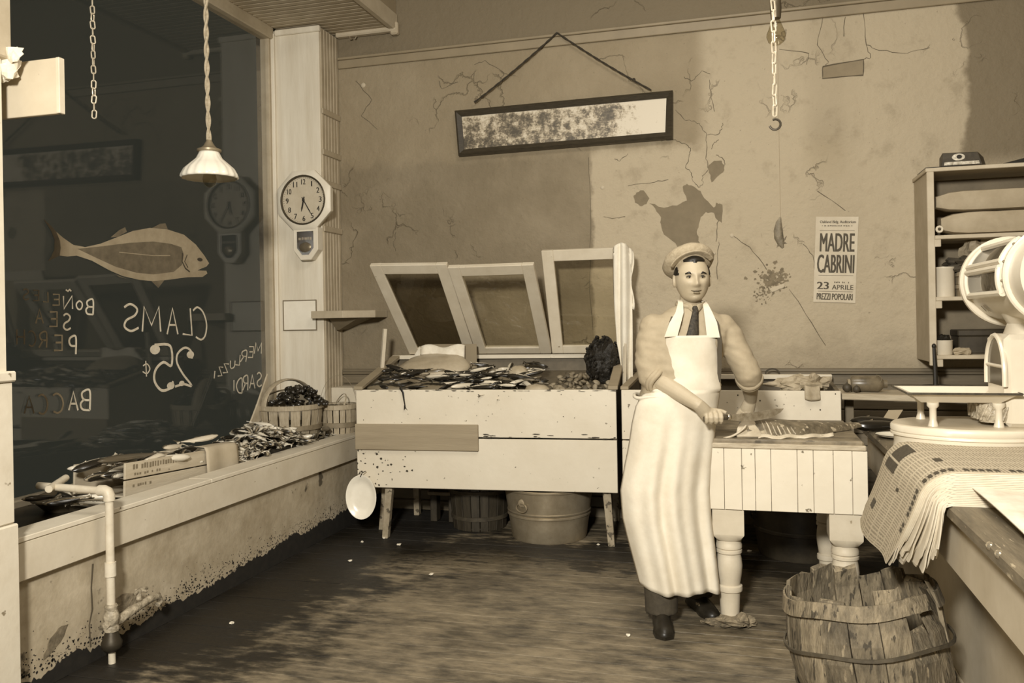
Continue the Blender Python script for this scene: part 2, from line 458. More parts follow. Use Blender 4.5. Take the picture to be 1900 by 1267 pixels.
# ---- bulkhead under the window: cement low wall, painted ledge, zinc bed
lw = struct(boxo('wall_left', (-2.87, -2.75, 2.30, 6.045, 0, .465), M_lowwall, bev=0), 'stained cement low wall under the show window')
lw4 = struct(boxo('trim_4', (-2.785, -2.72, 2.30, 6.03, .466, .618), M_cream, bev=.004), 'painted ledge board along the show window')
boxo('ledge_cap', (-2.86, -2.716, 2.30, 3.83, .619, .640), M_white, lw4, bev=.003)
boxo('ledge_cap', (-2.86, -2.716, 3.834, 6.03, .619, .640), M_white, lw4, bev=.003)
struct(boxo('floor_window', (XL + .02, -2.862, 2.30, 5.72, .50, .565), M_zinc_bed, bev=0), 'dark wet zinc bed of the show window')
struct(boxo('trim_5', (-3.06, -2.72, 5.82, 6.04, .641, .955), M_cream, bev=.005), 'raised pale ledge at the foot of the pillar')
wl = struct(boxo('wall_left_street', (-3.0, -2.82, YN, 2.28, 0, ZC), M_grey_wall, bev=0))

# ---- near post that ends the window bay
post = struct(boxo('trim_3', (-2.86, -2.668, 2.34, 2.53, 1.27, 3.6), M_white, bev=.004), 'white painted post at the near end of the show window')
boxo('post_base', (-2.87, -2.655, 2.32, 2.56, 0, .715), M_white, post, bev=.006)
boxo('post_base', (-2.87, -2.662, 2.33, 2.55, .717, 1.25), M_white, post, bev=.006)
boxo('post_band', (-2.87, -2.648, 2.33, 2.555, 1.25, 1.29), M_white, post, bev=.006)
boxo('post_cap', (-2.88, -2.64, 2.32, 2.55, 2.46, 2.75), M_bead, post, bev=.006)
struct(boxo('wall_left_upper', (-2.63, -2.565, 1.9, 6.045, 3.805, ZC), M_grey_wall, bev=0))

# ================================================================== MARKS ON THE BACK WALL
def ribbon(mb, pts, w, nrm, lift, jit=0.0, rnd=None):
    """a thin flat stroke along pts (in a plane with normal nrm)"""
    P = [Vector(p) for p in pts]
    if jit:
        Q = []
        for a, b in zip(P, P[1:]):
            for k in range(4):
                q = a.lerp(b, k / 4)
                if k: q = q + Vector((rnd.uniform(-jit, jit), 0, rnd.uniform(-jit, jit)))
                Q.append(q)
        P = Q + [P[-1]]
    nrm = Vector(nrm); L_ = []; R_ = []
    for i, p in enumerate(P):
        t = (P[min(i + 1, len(P) - 1)] - P[max(i - 1, 0)]).normalized(); s = t.cross(nrm).normalized()
        ww = w * (rnd.uniform(.5, 1.3) if rnd else 1)
        L_.append(p + s * ww / 2); R_.append(p - s * ww / 2)
    n = len(P); up = nrm * lift
    vs = L_ + R_ + [q + up for q in L_] + [q + up for q in R_]
    fs = []
    for i in range(n - 1):
        fs += [(2*n+i, 2*n+i+1, 3*n+i+1, 3*n+i), (i, 2*n+i, 2*n+i+1, i+1), (n+i, n+i+1, 3*n+i+1, 3*n+i)]
    fs += [(0, n, 3*n, 2*n), (n-1, 2*n-1, 4*n-1, 3*n-1)]
    mb.add(vs, fs)
rc = random.Random(11)
def wp(pts, ox, oy, s): return [on_y(ox + x * s, oy + y * s, YB) for x, y in pts]
A8 = (1060, 180, .2684); A6 = (1360, 0, .521)
cracks = [
 wp([(720,90),(785,160),(850,165),(890,195),(935,250),(938,350),(930,430),(950,500),(905,545),(910,600),(880,625)], *A8),
 wp([(880,625),(840,580),(830,525),(790,490),(815,400),(825,355),(780,320),(720,295),(620,305)], *A8),
 wp([(955,-120),(965,0),(990,100)], *A8), wp([(1045,180),(1040,225),(1010,260),(940,262)], *A8),
 wp([(960,-160),(900,-180),(830,-110),(780,-140)], *A8),
 wp([(1020,295),(985,320),(970,360)], *A8), wp([(1000,400),(1050,430),(1062,470)], *A8),
 wp([(1020,1000),(1010,1100),(1012,1260)], *A8), wp([(1015,800),(1010,900),(1000,1000)], *A8),
 wp([(165,175),(270,190),(262,230)], *A6), wp([(320,60),(300,160),(340,220),(330,236)], *A6),
 wp([(465,50),(475,160),(520,180),(620,190),(700,170)], *A6), wp([(475,160),(490,205),(465,212)], *A6),
 wp([(0,840),(60,880),(120,960)], *A6), wp([(200,1030),(260,1120),(330,1230)], *A6), wp([(300,680),(400,750)], *A6),
 wp([(400,60),(395,130)], *A6), wp([(250,870),(285,910),(290,960)], *A6),
 [on_y(x, y, YB) for x, y in ((880,120),(900,112),(935,135),(928,150))], [on_y(x, y, YB) for x, y in ((815,150),(820,165),(850,152))],
 [on_y(x, y, YB) for x, y in ((1092,292),(1096,400),(1094,520),(1100,612))],
 [on_y(x, y, YB) for x, y in ((1140,295),(1150,299),(1165,285))], [on_y(x, y, YB) for x, y in ((1120,402),(1140,405),(1160,402))],
 [on_y(x, y, YB) for x, y in ((1165,345),(1215,338),(1240,333))], [on_y(x, y, YB) for x, y in ((735,430),(730,455),(734,466))],
 [on_y(x, y, YB) for x, y in ((660,150),(690,185),(670,215),(700,240))],
]
for c in cracks:
    mb = MB(); ribbon(mb, c, .0042, (0, -1, 0), .0012, .006, rc)
    mb.build('plaster_crack', M_line, wall_back)
def patch(name, pts, m, lift=.0015, jit=.006):
    P = []
    n = len(pts)
    for i in range(n):
        a, b = pts[i], pts[(i + 1) % n]
        for k in range(3):
            q = a.lerp(b, k / 3)
            P.append(q + Vector((rc.uniform(-jit, jit), 0, rc.uniform(-jit, jit))) if k else q)
    return MB().prism(P, (0, -lift, 0)).build(name, m, wall_back)
patch('plaster_loss', wp([(540,735),(640,765),(730,750),(800,715),(770,620),(800,600),(850,620),(895,650),(920,700),(985,765),(1005,730),(1045,745),(1040,870),(1010,850),(985,800),(930,795),(895,830),(880,900),(870,950),(890,1010),(890,1100),(760,1100),(720,1010),(640,950),(620,880),(620,830),(580,770)], *A8), M_loss)
patch('plaster_loss', wp([(430,690),(450,660),(500,645),(540,700),(520,740),(480,755),(440,730)], *A8), M_loss)
patch('plaster_loss', wp([(950,470),(990,440),(1040,440),(1060,470),(1050,520),(1010,550),(970,590),(950,520)], *A8), M_loss)
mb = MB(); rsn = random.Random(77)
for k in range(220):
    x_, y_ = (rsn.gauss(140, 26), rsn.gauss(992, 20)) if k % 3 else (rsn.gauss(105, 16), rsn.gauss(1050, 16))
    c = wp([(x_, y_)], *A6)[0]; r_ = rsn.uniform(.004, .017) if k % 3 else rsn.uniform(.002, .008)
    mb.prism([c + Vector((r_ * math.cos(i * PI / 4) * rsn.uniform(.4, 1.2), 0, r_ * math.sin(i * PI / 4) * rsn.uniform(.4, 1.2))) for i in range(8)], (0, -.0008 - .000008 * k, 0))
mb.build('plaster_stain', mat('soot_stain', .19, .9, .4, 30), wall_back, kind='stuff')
patch('plaster_flake', wp([(128,1028),(185,1008),(180,1024),(140,1040)], *A6), M_flake, .006, .002)
# the plugged hole: a rectangle of newer plaster with open joints
bp_ = wp([(320,238),(465,212),(463,268),(318,280)], *A6)
patch('plaster_plug', bp_, mat('plug_plaster', .27, .8, .1, 9), .004, 0)
mb = MB(); ribbon(mb, bp_ + [bp_[0]], .007, (0, -1, 0), .0055, .002, rc); mb.build('plaster_crack', M_line, wall_back)
for (x, y, w) in ((674,158,5),(1358,437,4),(1118,348,4),(1325,470,3)):
    c = on_y(x, y, YB); MB().lathe([(.006, 0), (.02 * w / 5, .001), (.012 * w / 5, .006), (0.001, .008)], c, 9, Matrix.Rotation(PI / 2, 3, 'X')).build('plaster_flake', M_flake, wall_back)

# ================================================================== TEXT HELPERS
def text_mesh(body, size=1.0, offset=0.0, extrude=0.0, align='CENTER'):
    cu = bpy.data.curves.new('txt', 'FONT'); cu.body = body; cu.size = size; cu.offset = offset; cu.extrude = extrude
    cu.align_x = align; cu.align_y = 'CENTER'; cu.resolution_u = 3
    ob = bpy.data.objects.new('txt', cu); COL.objects.link(ob)
    dg = bpy.context.evaluated_depsgraph_get()
    me = bpy.data.meshes.new_from_object(ob.evaluated_get(dg))
    bpy.data.objects.remove(ob, do_unlink=True); bpy.data.curves.remove(cu)
    return me
def put_text(name, body, parent, material, origin, xdir, ydir, w, h, bold=0.0, extrude=.0004):
    """lettering fitted into a w x h box centred at origin"""
    me = text_mesh(body, 1.0, 0.0, 0.0)
    xs = [v.co.x for v in me.vertices]; ys = [v.co.y for v in me.vertices]
    cx, cy = (min(xs) + max(xs)) / 2, (min(ys) + max(ys)) / 2
    sx = w / max(1e-6, max(xs) - min(xs)); sy = h / max(1e-6, max(ys) - min(ys))
    X = Vector(xdir).normalized(); Y = Vector(ydir).normalized(); O = Vector(origin)
    Zd = X.cross(Y)
    mb = MB()
    for i_, dx in enumerate(([-1, 0, 1] if bold else [0])):
        vs = [O + X * ((v.co.x - cx) * sx + dx * bold * h) + Y * ((v.co.y - cy) * sy) + Zd * (extrude + .00015 * i_) for v in me.vertices]
        mb.add(vs, [tuple(p.vertices) for p in me.polygons])
    bpy.data.meshes.remove(me)
    return mb.build(name, material, parent, fix=False)

def put_marks(name, parent, material, origin, xdir, ydir, w, h, n, seed=1):
    """print too small or worn to read in the photograph: a row of uneven upright dabs"""
    X = Vector(xdir).normalized(); Y = Vector(ydir).normalized(); Zd = X.cross(Y); O = Vector(origin); q = random.Random(seed); mb = MB()
    for i in range(n):
        if q.random() < .14: continue
        a_ = (i + .1) / n - .5; b_ = (i + q.uniform(.55, .85)) / n - .5; t_ = q.uniform(.3, .5); u_ = -q.uniform(.3, .5)
        mb.prism([O + X * (a_ * w) + Y * (u_ * h), O + X * (b_ * w) + Y * (u_ * h), O + X * (b_ * w) + Y * (t_ * h), O + X * (a_ * w) + Y * (t_ * h)], Zd * .0004)
    return mb.build(name, material, parent, kind='stuff')

# ================================================================== WINDOW PAINT (lettering done from the street side, so it reads reversed)
M_paint = mat('window_paint', .62, .8, .15, 30)
M_paint_half_shade = mat('window_paint_half_shade', .32, .8, .2, 30)  # darker copies of the white paint: the post's shadow coloured into the letters
M_paint_shade = mat('window_paint_shade', .20, .8, .3, 30)
M_paint_deep_shade = mat('window_paint_deep_shade', .11, .8, .3, 30)
STROKES = {
 'A': [[(0,0),(.5,1),(1,0)],[(.2,.36),(.8,.36)]], 'B': [[(0,0),(0,1),(.7,.97),(.88,.78),(.65,.55),(0,.52)],[(.65,.55),(1,.33),(.8,.05),(0,0)]],
 'C': [[(.95,.9),(.6,1),(.2,.85),(0,.5),(.15,.15),(.5,0),(.9,.08)]], 'D': [[(0,0),(0,1),(.6,.95),(1,.6),(.95,.3),(.6,.03),(0,0)]],
 'E': [[(.9,1),(0,1),(0,0),(.95,0)],[(0,.52),(.75,.52)]], 'H': [[(0,0),(0,1)],[(1,0),(1,1)],[(0,.5),(1,.5)]], 'I': [[(.5,0),(.5,1)]],
 'L': [[(.05,1),(0,0),(.95,.05)]], 'M': [[(0,0),(.1,1),(.5,.25),(.9,1),(1,0)]], 'N': [[(0,0),(.05,1),(.95,0),(1,1)]],
 'O': [[(.5,1),(.1,.8),(0,.45),(.2,.08),(.6,0),(.95,.3),(.95,.7),(.5,1)]], 'P': [[(0,0),(0,1),(.7,.98),(.95,.75),(.7,.5),(0,.48)]],
 'R': [[(0,0),(0,1),(.7,.98),(.9,.75),(.65,.52),(0,.5)],[(.45,.5),(1,0)]], 'S': [[(.95,.88),(.55,1),(.1,.82),(.25,.58),(.8,.4),(.92,.15),(.5,0),(0,.12)]],
 'U': [[(0,1),(.05,.25),(.4,0),(.8,.1),(.95,1)]], 'Z': [[(0,.95),(.95,1),(.05,.03),(1,0)]], '~': [[(0,.3),(.3,.8),(.6,.3),(1,.7)]],
 '2': [[(.02,.72),(.1,.92),(.45,1),(.85,.85),(.9,.62),(.55,.32),(.05,.02),(.5,.06),(1,.0)]],
 '5': [[(.95,1),(.15,.98),(.08,.55),(.5,.62),(.9,.45),(.95,.2),(.6,.0),(.15,.05),(.0,.2)]],
 'c': [[(.9,.8),(.4,1),(0,.5),(.4,0),(.95,.2)],[(.55,1.3),(.45,-.3)]],
}
def painted_letter(mb, ch, px, py, w, h, sw=3.2, slant=0.0, blobs=()):
    XW = XL + .0065
    def P(u, v):
        x = px + w / 2 - u * w + slant * (v - .5) * h; y = py + h / 2 - v * h
        return on_x(x, y, XW)
    k = on_x(px + 1, py, XW) - on_x(px, py, XW)
    kz = abs((on_x(px, py + 1, XW) - on_x(px, py, XW)).z)
    for st in STROKES[ch]:
        # smooth the stroke with a Catmull-Rom pass
        pts = []
        n = len(st)
        for i in range(n - 1):
            p0, p1, p2, p3 = st[max(i - 1, 0)], st[i], st[i + 1], st[min(i + 2, n - 1)]
            sharp = ch in 'AEHILMNZ~'
            for q in range(1 if sharp else 5):
                t_ = q / 5
                if sharp: pts.append(p1); continue
                f = lambda a, b, c, d: .5 * ((2 * b) + (-a + c) * t_ + (2 * a - 5 * b + 4 * c - d) * t_ ** 2 + (-a + 3 * b - 3 * c + d) * t_ ** 3)
                pts.append((f(p0[0], p1[0], p2[0], p3[0]), f(p0[1], p1[1], p2[1], p3[1])))
        pts.append(st[-1])
        ribbon(mb, [P(*q) for q in pts], sw * kz, (1, 0, 0), .0012)
    for (u, v, r) in blobs:
        c = P(u, v)
        mb.prism([c + Vector((0, r * kz * 1.5 * math.cos(a * PI / 6), r * kz * math.sin(a * PI / 6))) for a in range(12)], (.0016, 0, 0))
def word(label, letters, parent=win):
    """letters: (char, px, py, w, h, material, stroke, slant)"""
    mb = MB(); ms = []; idx = []
    for L_ in letters:
        ch, x, y, w, h, m_, sw = L_[:7]; sl = L_[7] if len(L_) > 7 else 0; bl = L_[8] if len(L_) > 8 else ()
        n0 = len(mb.f); painted_letter(mb, ch, x, y, w, h, sw, sl, bl)
        if m_ not in ms: ms.append(m_)
        idx += [ms.index(m_)] * (len(mb.f) - n0)
    me = mb.mesh('painted_word', ms, fix=False)
    if len(me.polygons) == len(idx):
        for p_, k_ in zip(me.polygons, idx): p_.material_index = k_
    put('painted_word', me, parent, label=label)
a, b_, c_, d_ = M_paint, M_paint_half_shade, M_paint_shade, M_paint_deep_shade
word('white painted word CLAMS seen reversed', [('C',371,600,24,60,a,3.4,-.08),('L',346,597,18,50,a,3.4,-.05),('A',320,596,20,48,a,3.4),('M',281,592,34,46,a,3.6),('S',243,589,28,50,a,4.2)])
word('white painted price 25 seen reversed', [('2',341,681,32,72,a,4.2,0,((.12,.82,7),(.62,.08,5))),('5',303,682,36,84,a,5,0,((.93,.9,9),(.12,.1,7))),('c',271,684,14,18,a,2.2)])
word('white painted word MERLUZZI seen reversed', [('M',479,646,13,20,a,2.4,.1),('E',465,653,9,20,a,2.2,.1),('R',452,661,10,20,a,2.2,.1),('L',441,668,8,19,a,2.2,.1),('U',431,676,9,14,a,2.2,.1),('Z',419,683,9,17,a,2.6,.1),('Z',409,689,8,17,a,2.2,.1),('I',398,695,4,14,a,2.2,.1)])
word('white painted word SARDI seen reversed', [('S',481,704,9,26,a,2.6),('A',468,708,10,25,a,2.4),('R',455,711,9,26,a,2.6),('D',444,716,10,26,a,2.6),('I',434,715,4,20,a,2.4)])
word('painted word BONELESS shaded darker to the left seen reversed', [('B',166,570,13,27,a,3.2),('O',147,566,11,16,a,2.8),('N',126,561,17,24,a,2.8),('E',103,556,13,20,b_,2.8),('L',84,551,10,19,c_,2.8),('E',66,548,11,19,d_,2.8),('S',48,546,11,20,d_,2.8)])
word('small painted accent over the N', [('~',127,539,10,6,a,3)])
word('painted word SEA shaded darker to the left seen reversed', [('S',124,597,14,30,a,3.4),('E',98,592,15,27,b_,3.4),('A',73,587,14,26,c_,3.2)])
word('painted word PERCH shaded darker to the left seen reversed', [('P',134,641,13,32,a,3.8),('E',107,636,16,28,b_,3.6),('R',79,631,14,28,c_,3.2),('C',59,628,14,28,d_,3.2),('H',38,625,14,28,d_,3.2)])
word('painted word BACCALA shaded darker to the left seen reversed', [('B',158,743,17,36,a,3.8),('A',136,744,17,34,a,3.6),('C',107,748,20,36,b_,3.6),('C',79,750,18,36,c_,3.6),('A',54,751,18,32,d_,3.6)])
# painted fish
def gp(pts, lift): return [on_x(x * .3157, 400 + y * .3157, XL + .006 + lift) for x, y in pts]
body = [(1228,280),(1200,235),(1150,170),(1080,112),(980,80),(880,72),(780,90),(680,130),(590,165),(500,185),(430,172),(370,130),(330,95),(352,150),(356,190),(350,235),(395,240),(450,235),(540,265),(640,320),(720,355),(820,378),(900,385),(980,378),(1100,362),(1190,360),(1218,340),(1212,324),(1160,322),(1180,312),(1212,300)]
pf = MB().prism(gp(body, 0), (.0012, 0, 0)).build('painted_fish', mat('fish_paint_pale', .33, .8, .15, 12), win, label='grey painted fish on the window glass')
MB().prism(gp([(455,195),(600,180),(760,160),(900,152),(1000,165),(1065,185),(1080,230),(1068,290),(1020,330),(900,345),(800,335),(680,300),(560,245)], .0014), (.0008, 0, 0)).build('painted_flank', mat('fish_paint_dark', .14, .8, .25, 16), pf)
MB().prism(gp([(330,95),(300,60),(255,20),(300,90),(320,140),(318,200),(300,240),(280,270),(350,235),(356,190),(352,150)], 0), (.001, 0, 0)).build('painted_tail', mat('fish_paint_shade', .09, .8, .3, 10), pf)  # tail coloured darker, the post's shadow on the glass painted in
for q in ([(650,128),(700,85),(735,68),(745,95),(690,125)], [(890,74),(940,48),(972,45),(985,78)], [(890,386),(930,425),(965,380)], [(680,345),(720,362),(750,372),(700,360)]):
    MB().prism(gp(q, 0), (.001, 0, 0)).build('painted_fin', mat('fish_paint_fin', .15, .8, .3, 14), pf)
mb = MB(); ribbon(mb, gp([(1072,220),(1070,270),(1090,310),(1115,330)], .0024), .009, (1, 0, 0), .0008)
ribbon(mb, gp([(1100,230),(1085,270),(1105,305)], .0024), .006, (1, 0, 0), .0008)
mb.build('painted_gill', mat('fish_paint_line', .05, .8), pf)
mb = MB(); c = gp([(1175,258)], .0024)[0]
mb.prism([c + Vector((0, .028 * math.cos(k * PI / 6), .012 * math.sin(k * PI / 6))) for k in range(12)], (.0008, 0, 0)).build('painted_eye', mat('fish_paint_line', .05), pf)
mb = MB(); ribbon(mb, gp([(700,215),(800,225),(900,235),(1000,235)], .0024), .005, (1, 0, 0), .0008); mb.build('painted_line', mat('fish_paint_pale', .33), pf)

# ================================================================== WALL CLOCK
M_ivory = mat('clock_case_paint', .70, .45, .06, 8)
M_dial = mat('clock_dial_paper', .52, .6, .08, 12)
M_ink = mat('black_ink', .018, .6)
ck = thing('wall_clock', (-3.18, 5.71, 2.375), 'white octagonal drop-box wall clock with round dial on the pillar', 'clock')
def octo(c, r, y0, y1, sx=1.0):
    return [Vector((c[0] + sx * r * math.cos(PI / 8 + k * PI / 4) / math.cos(PI / 8), y0, c[1] + r * math.sin(PI / 8 + k * PI / 4) / math.cos(PI / 8))) for k in range(8)]
cc = (-3.18, 2.375)
mb = MB(); mb.prism(octo(cc, .205, 5.748, 0), (0, -.055, 0)); mb.build('case', M_ivory, ck, bev=.004)
# octagonal face ring: bevelled from rim to dial
ring = []
for rr, yy in ((.222, 5.69), (.222, 5.672), (.205, 5.660), (.186, 5.656), (.182, 5.664), (.182, 5.69)):
    row = []
    for k in range(48):
        an = 2 * PI * k / 48 + PI / 8
        rad = rr if rr < .19 else rr / math.cos(((an - PI / 8) % (PI / 4)) - PI / 8)
        row.append(Vector((cc[0] + rad * math.cos(an - 0), yy, cc[1] + rad * math.sin(an - 0))))
    ring.append(row)
MB().loft(ring, cap=False, closed=True).build('octagon_rim', M_ivory, ck, smooth=True)
rx = Matrix.Rotation(PI / 2, 3, 'X')
MB().lathe([(.186, 0), (.188, .012), (.183, .016), (.176, .014), (.174, .004)], (cc[0], 5.667, cc[1]), 40, rx, cap=False).build('bezel', mat('dark_brass', .10, .35, metal=.6), ck, smooth=True)
MB().lathe([(.182, 0), (.182, .003)], (cc[0], 5.674, cc[1]), 40, rx).build('dial', M_dial, ck)
for i in range(12):
    n_ = i + 1; an = PI / 2 - n_ * PI / 6
    c = Vector((cc[0] + .138 * math.cos(an), 5.6704, cc[1] + .138 * math.sin(an)))
    put_text('numeral', str(n_), ck, M_ink, c, (1, 0, 0), (0, 0, 1), .034 if n_ >= 10 else (.008 if n_ == 1 else .022), .040, .03)
mb = MB()
for i in range(60):
    an = i * PI / 30; q = Vector((math.cos(an), 0, math.sin(an)))
    ribbon(mb, [Vector((cc[0], 5.6705, cc[1])) + q * .164, Vector((cc[0], 5.6705, cc[1])) + q * .169], .0035, (0, -1, 0), .0003)
mb.build('minute_track', M_ink, ck)
def hand(name, ang, ln, w):
    q = Vector((math.sin(ang), 0, math.cos(ang))); s = Vector((q.z, 0, -q.x)); o = Vector((cc[0], 5.668, cc[1]))
    MB().prism([o - q * .025 - s * w, o + q * ln * .7 - s * w * 1.2, o + q * ln, o + q * ln * .7 + s * w * 1.2, o - q * .025 + s * w], (0, -.002, 0)).build(name, M_ink, ck)
hand('hour_hand', R(30 * 6.42), .09, .005); hand('minute_hand', R(150), .135, .0032)
MB().lathe([(.010, 0), (.010, .008), (.004, .010)], (cc[0], 5.67, cc[1]), 12, rx).build('hand_boss', M_ink, ck)
dx0, dx1, dz0, dz1 = -3.275, -3.070, 1.925, 2.17
dp = [Vector((x, 5.748, z)) for x, z in ((dx0, dz1), (dx0, dz0 + .075), (dx0 + .06, dz0), (dx1 - .06, dz0), (dx1, dz0 + .075), (dx1, dz1))]
MB().prism(dp, (0, -.075, 0)).build('drop_box', M_ivory, ck, bev=.004)
ip = [Vector((x, 5.671, z)) for x, z in ((dx0 + .035, dz1 - .03), (dx0 + .035, dz0 + .09), (dx0 + .075, dz0 + .04), (dx1 - .075, dz0 + .04), (dx1 - .035, dz0 + .09), (dx1 - .035, dz1 - .03))]
gl = MB().prism(ip, (0, -.003, 0)).build('drop_glass', mat('dark_clock_glass', .05, .15, spec=.6), ck)
MB().lathe([(.05, 0), (.045, .004), (.01, .006)], (-3.172, 5.668, 2.02), 20, rx, sy=.75).build('pendulum', mat('tarnished_brass', .2, .3, metal=.5), gl, smooth=True)
put_marks('drop_lettering', gl, mat('pale_ink', .4), (-3.172, 5.667, 2.085), (1, 0, 0), (0, 0, 1), .11, .022, 8, 3)

# ================================================================== NOTICE CARD AND BRACKET SHELF ON THE PILLAR
n0, n1 = on_y(527, 559, 5.748), on_y(587, 611, 5.748)
nt_ = thing('notice_card', (n0.x, 5.745, n1.z), 'blank white card in thin dark frame on the pillar', 'card')
boxo('card', (n0.x, n1.x, 5.742, 5.747, n1.z, n0.z), mat('white_card', .78, .6, .05, 9), nt_, bev=.001)
for b4 in ((n0.x - .008, n1.x + .008, n0.z, n0.z + .008), (n0.x - .008, n1.x + .008, n1.z - .008, n1.z), (n0.x - .008, n0.x, n1.z, n0.z), (n1.x, n1.x + .008, n1.z, n0.z)):
    boxo('frame_strip', (b4[0], b4[1], 5.739, 5.748, b4[2], b4[3]), M_trim, nt_, bev=.002)
sb = thing('corner_shelf', (-3.0, 5.9, 1.48), 'small plain wooden bracket shelf on the pillar corner', 'shelf')
zs = on_y(600, 583, 5.66).z
MB().prism([Vector(p) for p in ((-3.13, 5.66, zs - .03), (-2.87, 5.66, zs - .03), (-2.68, 5.82, zs - .03), (-2.68, 6.04, zs - .03), (-3.05, 6.04, zs - .03), (-3.05, 5.745, zs - .03), (-3.13, 5.745, zs - .03))], (0, 0, .055)).build('board', M_bead, sb, bev=.003)
MB().hexa([Vector(p) for p in ((-3.045, 5.9, zs - .12), (-3.02, 5.9, zs - .12), (-3.02, 6.03, zs - .12), (-3.045, 6.03, zs - .12), (-3.045, 5.78, zs - .031), (-2.80, 5.78, zs - .031), (-2.80, 6.03, zs - .031), (-3.045, 6.03, zs - .031))]).build('bracket', M_trim, sb)

# ================================================================== FRAMED PANORAMA
M_frame = mat('dark_walnut_frame', .045, .4, .3, 20, stretch=(1, 1, 6))
pc = thing('panorama_picture', (-1.287, 6.0, 2.70), 'long dark framed panorama photograph hanging crooked from a cord', 'picture')
pts = [on_y(x, y, 5.99) for x, y in ((843,205),(1248,167),(1248,256),(850,289))]
TL, TR, BR, BL = pts
def inset(q, d):
    c = sum(q, Vector()) / 4; X = (q[1] - q[0]).normalized(); Z = (q[0] - q[3]).normalized()
    return [q[0] + X * d - Z * d, q[1] - X * d - Z * d, q[2] - X * d + Z * d, q[3] + X * d + Z * d]
o1, o2, o3 = pts, inset(pts, .016), inset(pts, .048)
for i in range(4):
    j = (i + 1) % 4
    mb = MB()
    A_, B_ = [Vector((0, 0, 0))] * 2, 0
    prof = lambda k: [o1[k] + Vector((0, .05, 0)), o1[k] + Vector((0, .005, 0)), o2[k] + Vector((0, -.008, 0)), o3[k] + Vector((0, .012, 0)), o3[k] + Vector((0, .05, 0))]
    mb.loft([prof(i), prof(j)]); mb.build('frame_rail', M_frame, pc)
def panorama_mat():
    m = bpy.data.materials.new('panorama_print'); m.use_nodes = True
    nt = m.node_tree; N = nt.nodes; L = nt.links; b = N['Principled BSDF']; b.inputs['Roughness'].default_value = .5
    tc = N.new('ShaderNodeTexCoord')
    def nz(sc, det, st):
        mp = N.new('ShaderNodeMapping'); mp.inputs['Scale'].default_value = st; L.new(tc.outputs['Object'], mp.inputs['Vector'])
        n = N.new('ShaderNodeTexNoise'); n.inputs['Scale'].default_value = sc; n.inputs['Detail'].default_value = det; n.inputs['Roughness'].default_value = .7; L.new(mp.outputs[0], n.inputs['Vector']); return n.outputs['Fac']
    def mth(op, *q):
        n = N.new('ShaderNodeMath'); n.operation = op
        for i, x in enumerate(q):
            if isinstance(x, (int, float)): n.inputs[i].default_value = x
            else: L.new(x, n.inputs[i])
        return n.outputs[0]
    sx = N.new('ShaderNodeSeparateXYZ'); L.new(tc.outputs['Object'], sx.inputs[0])
    def mr(x, a, b_, lo, hi):
        n = N.new('ShaderNodeMapRange'); n.inputs['From Min'].default_value = a; n.inputs['From Max'].default_value = b_; n.inputs['To Min'].default_value = lo; n.inputs['To Max'].default_value = hi
        L.new(x, n.inputs['Value']); return n.outputs[0]
    trees = nz(14, 6, (1.4, 1, .8)); specks = nz(60, 4, (1, 1, 1.6)); big = nz(4, 2, (1, 1, 2))
    # woods dark to the left and middle, a bare pale slope at the right end and along the sky
    val = mth('ADD', mth('ADD', mth('MULTIPLY', trees, .6), mth('MULTIPLY', specks, .4)), mth('MULTIPLY', mth('SUBTRACT', big, .5), .5))
    val = mth('ADD', val, mr(sx.outputs[0], -1.0, -.62, 0, .22))
    val = mth('ADD', val, mr(sx.outputs[2], 2.955, 3.01, 0, .18))
    r = N.new('ShaderNodeValToRGB'); e = r.color_ramp.elements; e[0].position = .40; e[0].color = sep(.07); e[1].position = .64; e[1].color = sep(.62)
    q = e.new(.49); q.color = sep(.16); q = e.new(.55); q.color = sep(.42)
    L.new(val, r.inputs['Fac']); L.new(r.outputs['Color'], b.inputs['Base Color'])
    return m
MB().prism([q + Vector((0, .020, 0)) for q in inset(pts, .044)], (0, .006, 0)).build('print', panorama_mat(), pc, label='sepia panorama of a wooded camp with pale tents')
nail = Vector((-1.287, 6.005, 3.535))
cl, cr = on_y(880, 190, 6.0), on_y(1208, 167, 6.0)
MB().tube([nail + Vector((0, .05, .004)), nail + Vector((0, -.01, 0))], .004, 6).build('nail', M_black, pc)
def sag(a, b, s, n=8): return [a.lerp(b, i / n) + Vector((0, 0, -s * 4 * (i / n) * (1 - i / n))) for i in range(n + 1)]
for e_ in (cl, cr):
    mb = MB(); P = sag(nail, e_, .012, 40)
    for ph in (0, PI):
        mb.tube([p + Vector((.0045 * math.cos(i * .9 + ph), .0045 * math.sin(i * .9 + ph), 0)) for i, p in enumerate(P)], .005, 5)
    mb.build('cord', mat('dark_cord', .04, .9), pc)
kn = nail.lerp(cr, .82); MB().ell(kn, (.013, .011, .011), seg=8, rings=6).build('knot', mat('dark_cord', .04), pc)

# ================================================================== THEATRE POSTER
M_poster = mat('poster_paper', .56, .7, .08, 10)
M_pink = mat('poster_ink', .075, .7, .15, 30)
q = [on_y(x, y, 6.046) for x, y in ((1514,402),(1593,402),(1587,562),(1509,560))]
ps = thing('theatre_poster', tuple(q[3]), 'pale printed MADRE CABRINI theatre poster pasted on plaster', 'poster')
MB().prism(q, (0, -.002, 0)).build('paper', M_poster, ps)
X_ = (q[1] - q[0]).normalized(); Z_ = (q[0] - q[3]).normalized(); W_ = (q[1] - q[0]).length; H_ = (q[0] - q[3]).length
def pos(u, v): return q[3] + X_ * (u * W_) + Z_ * (v * H_) + Vector((0, -.0024, 0))
def ptext(s, u, v, w, h, off=.02): put_text('lettering', s, ps, M_pink, pos(u, v), X_, Z_, w * W_, h * H_, off)
ptext('Oakland Bldg. Auditorium', .52, .935, .84, .040, .03)
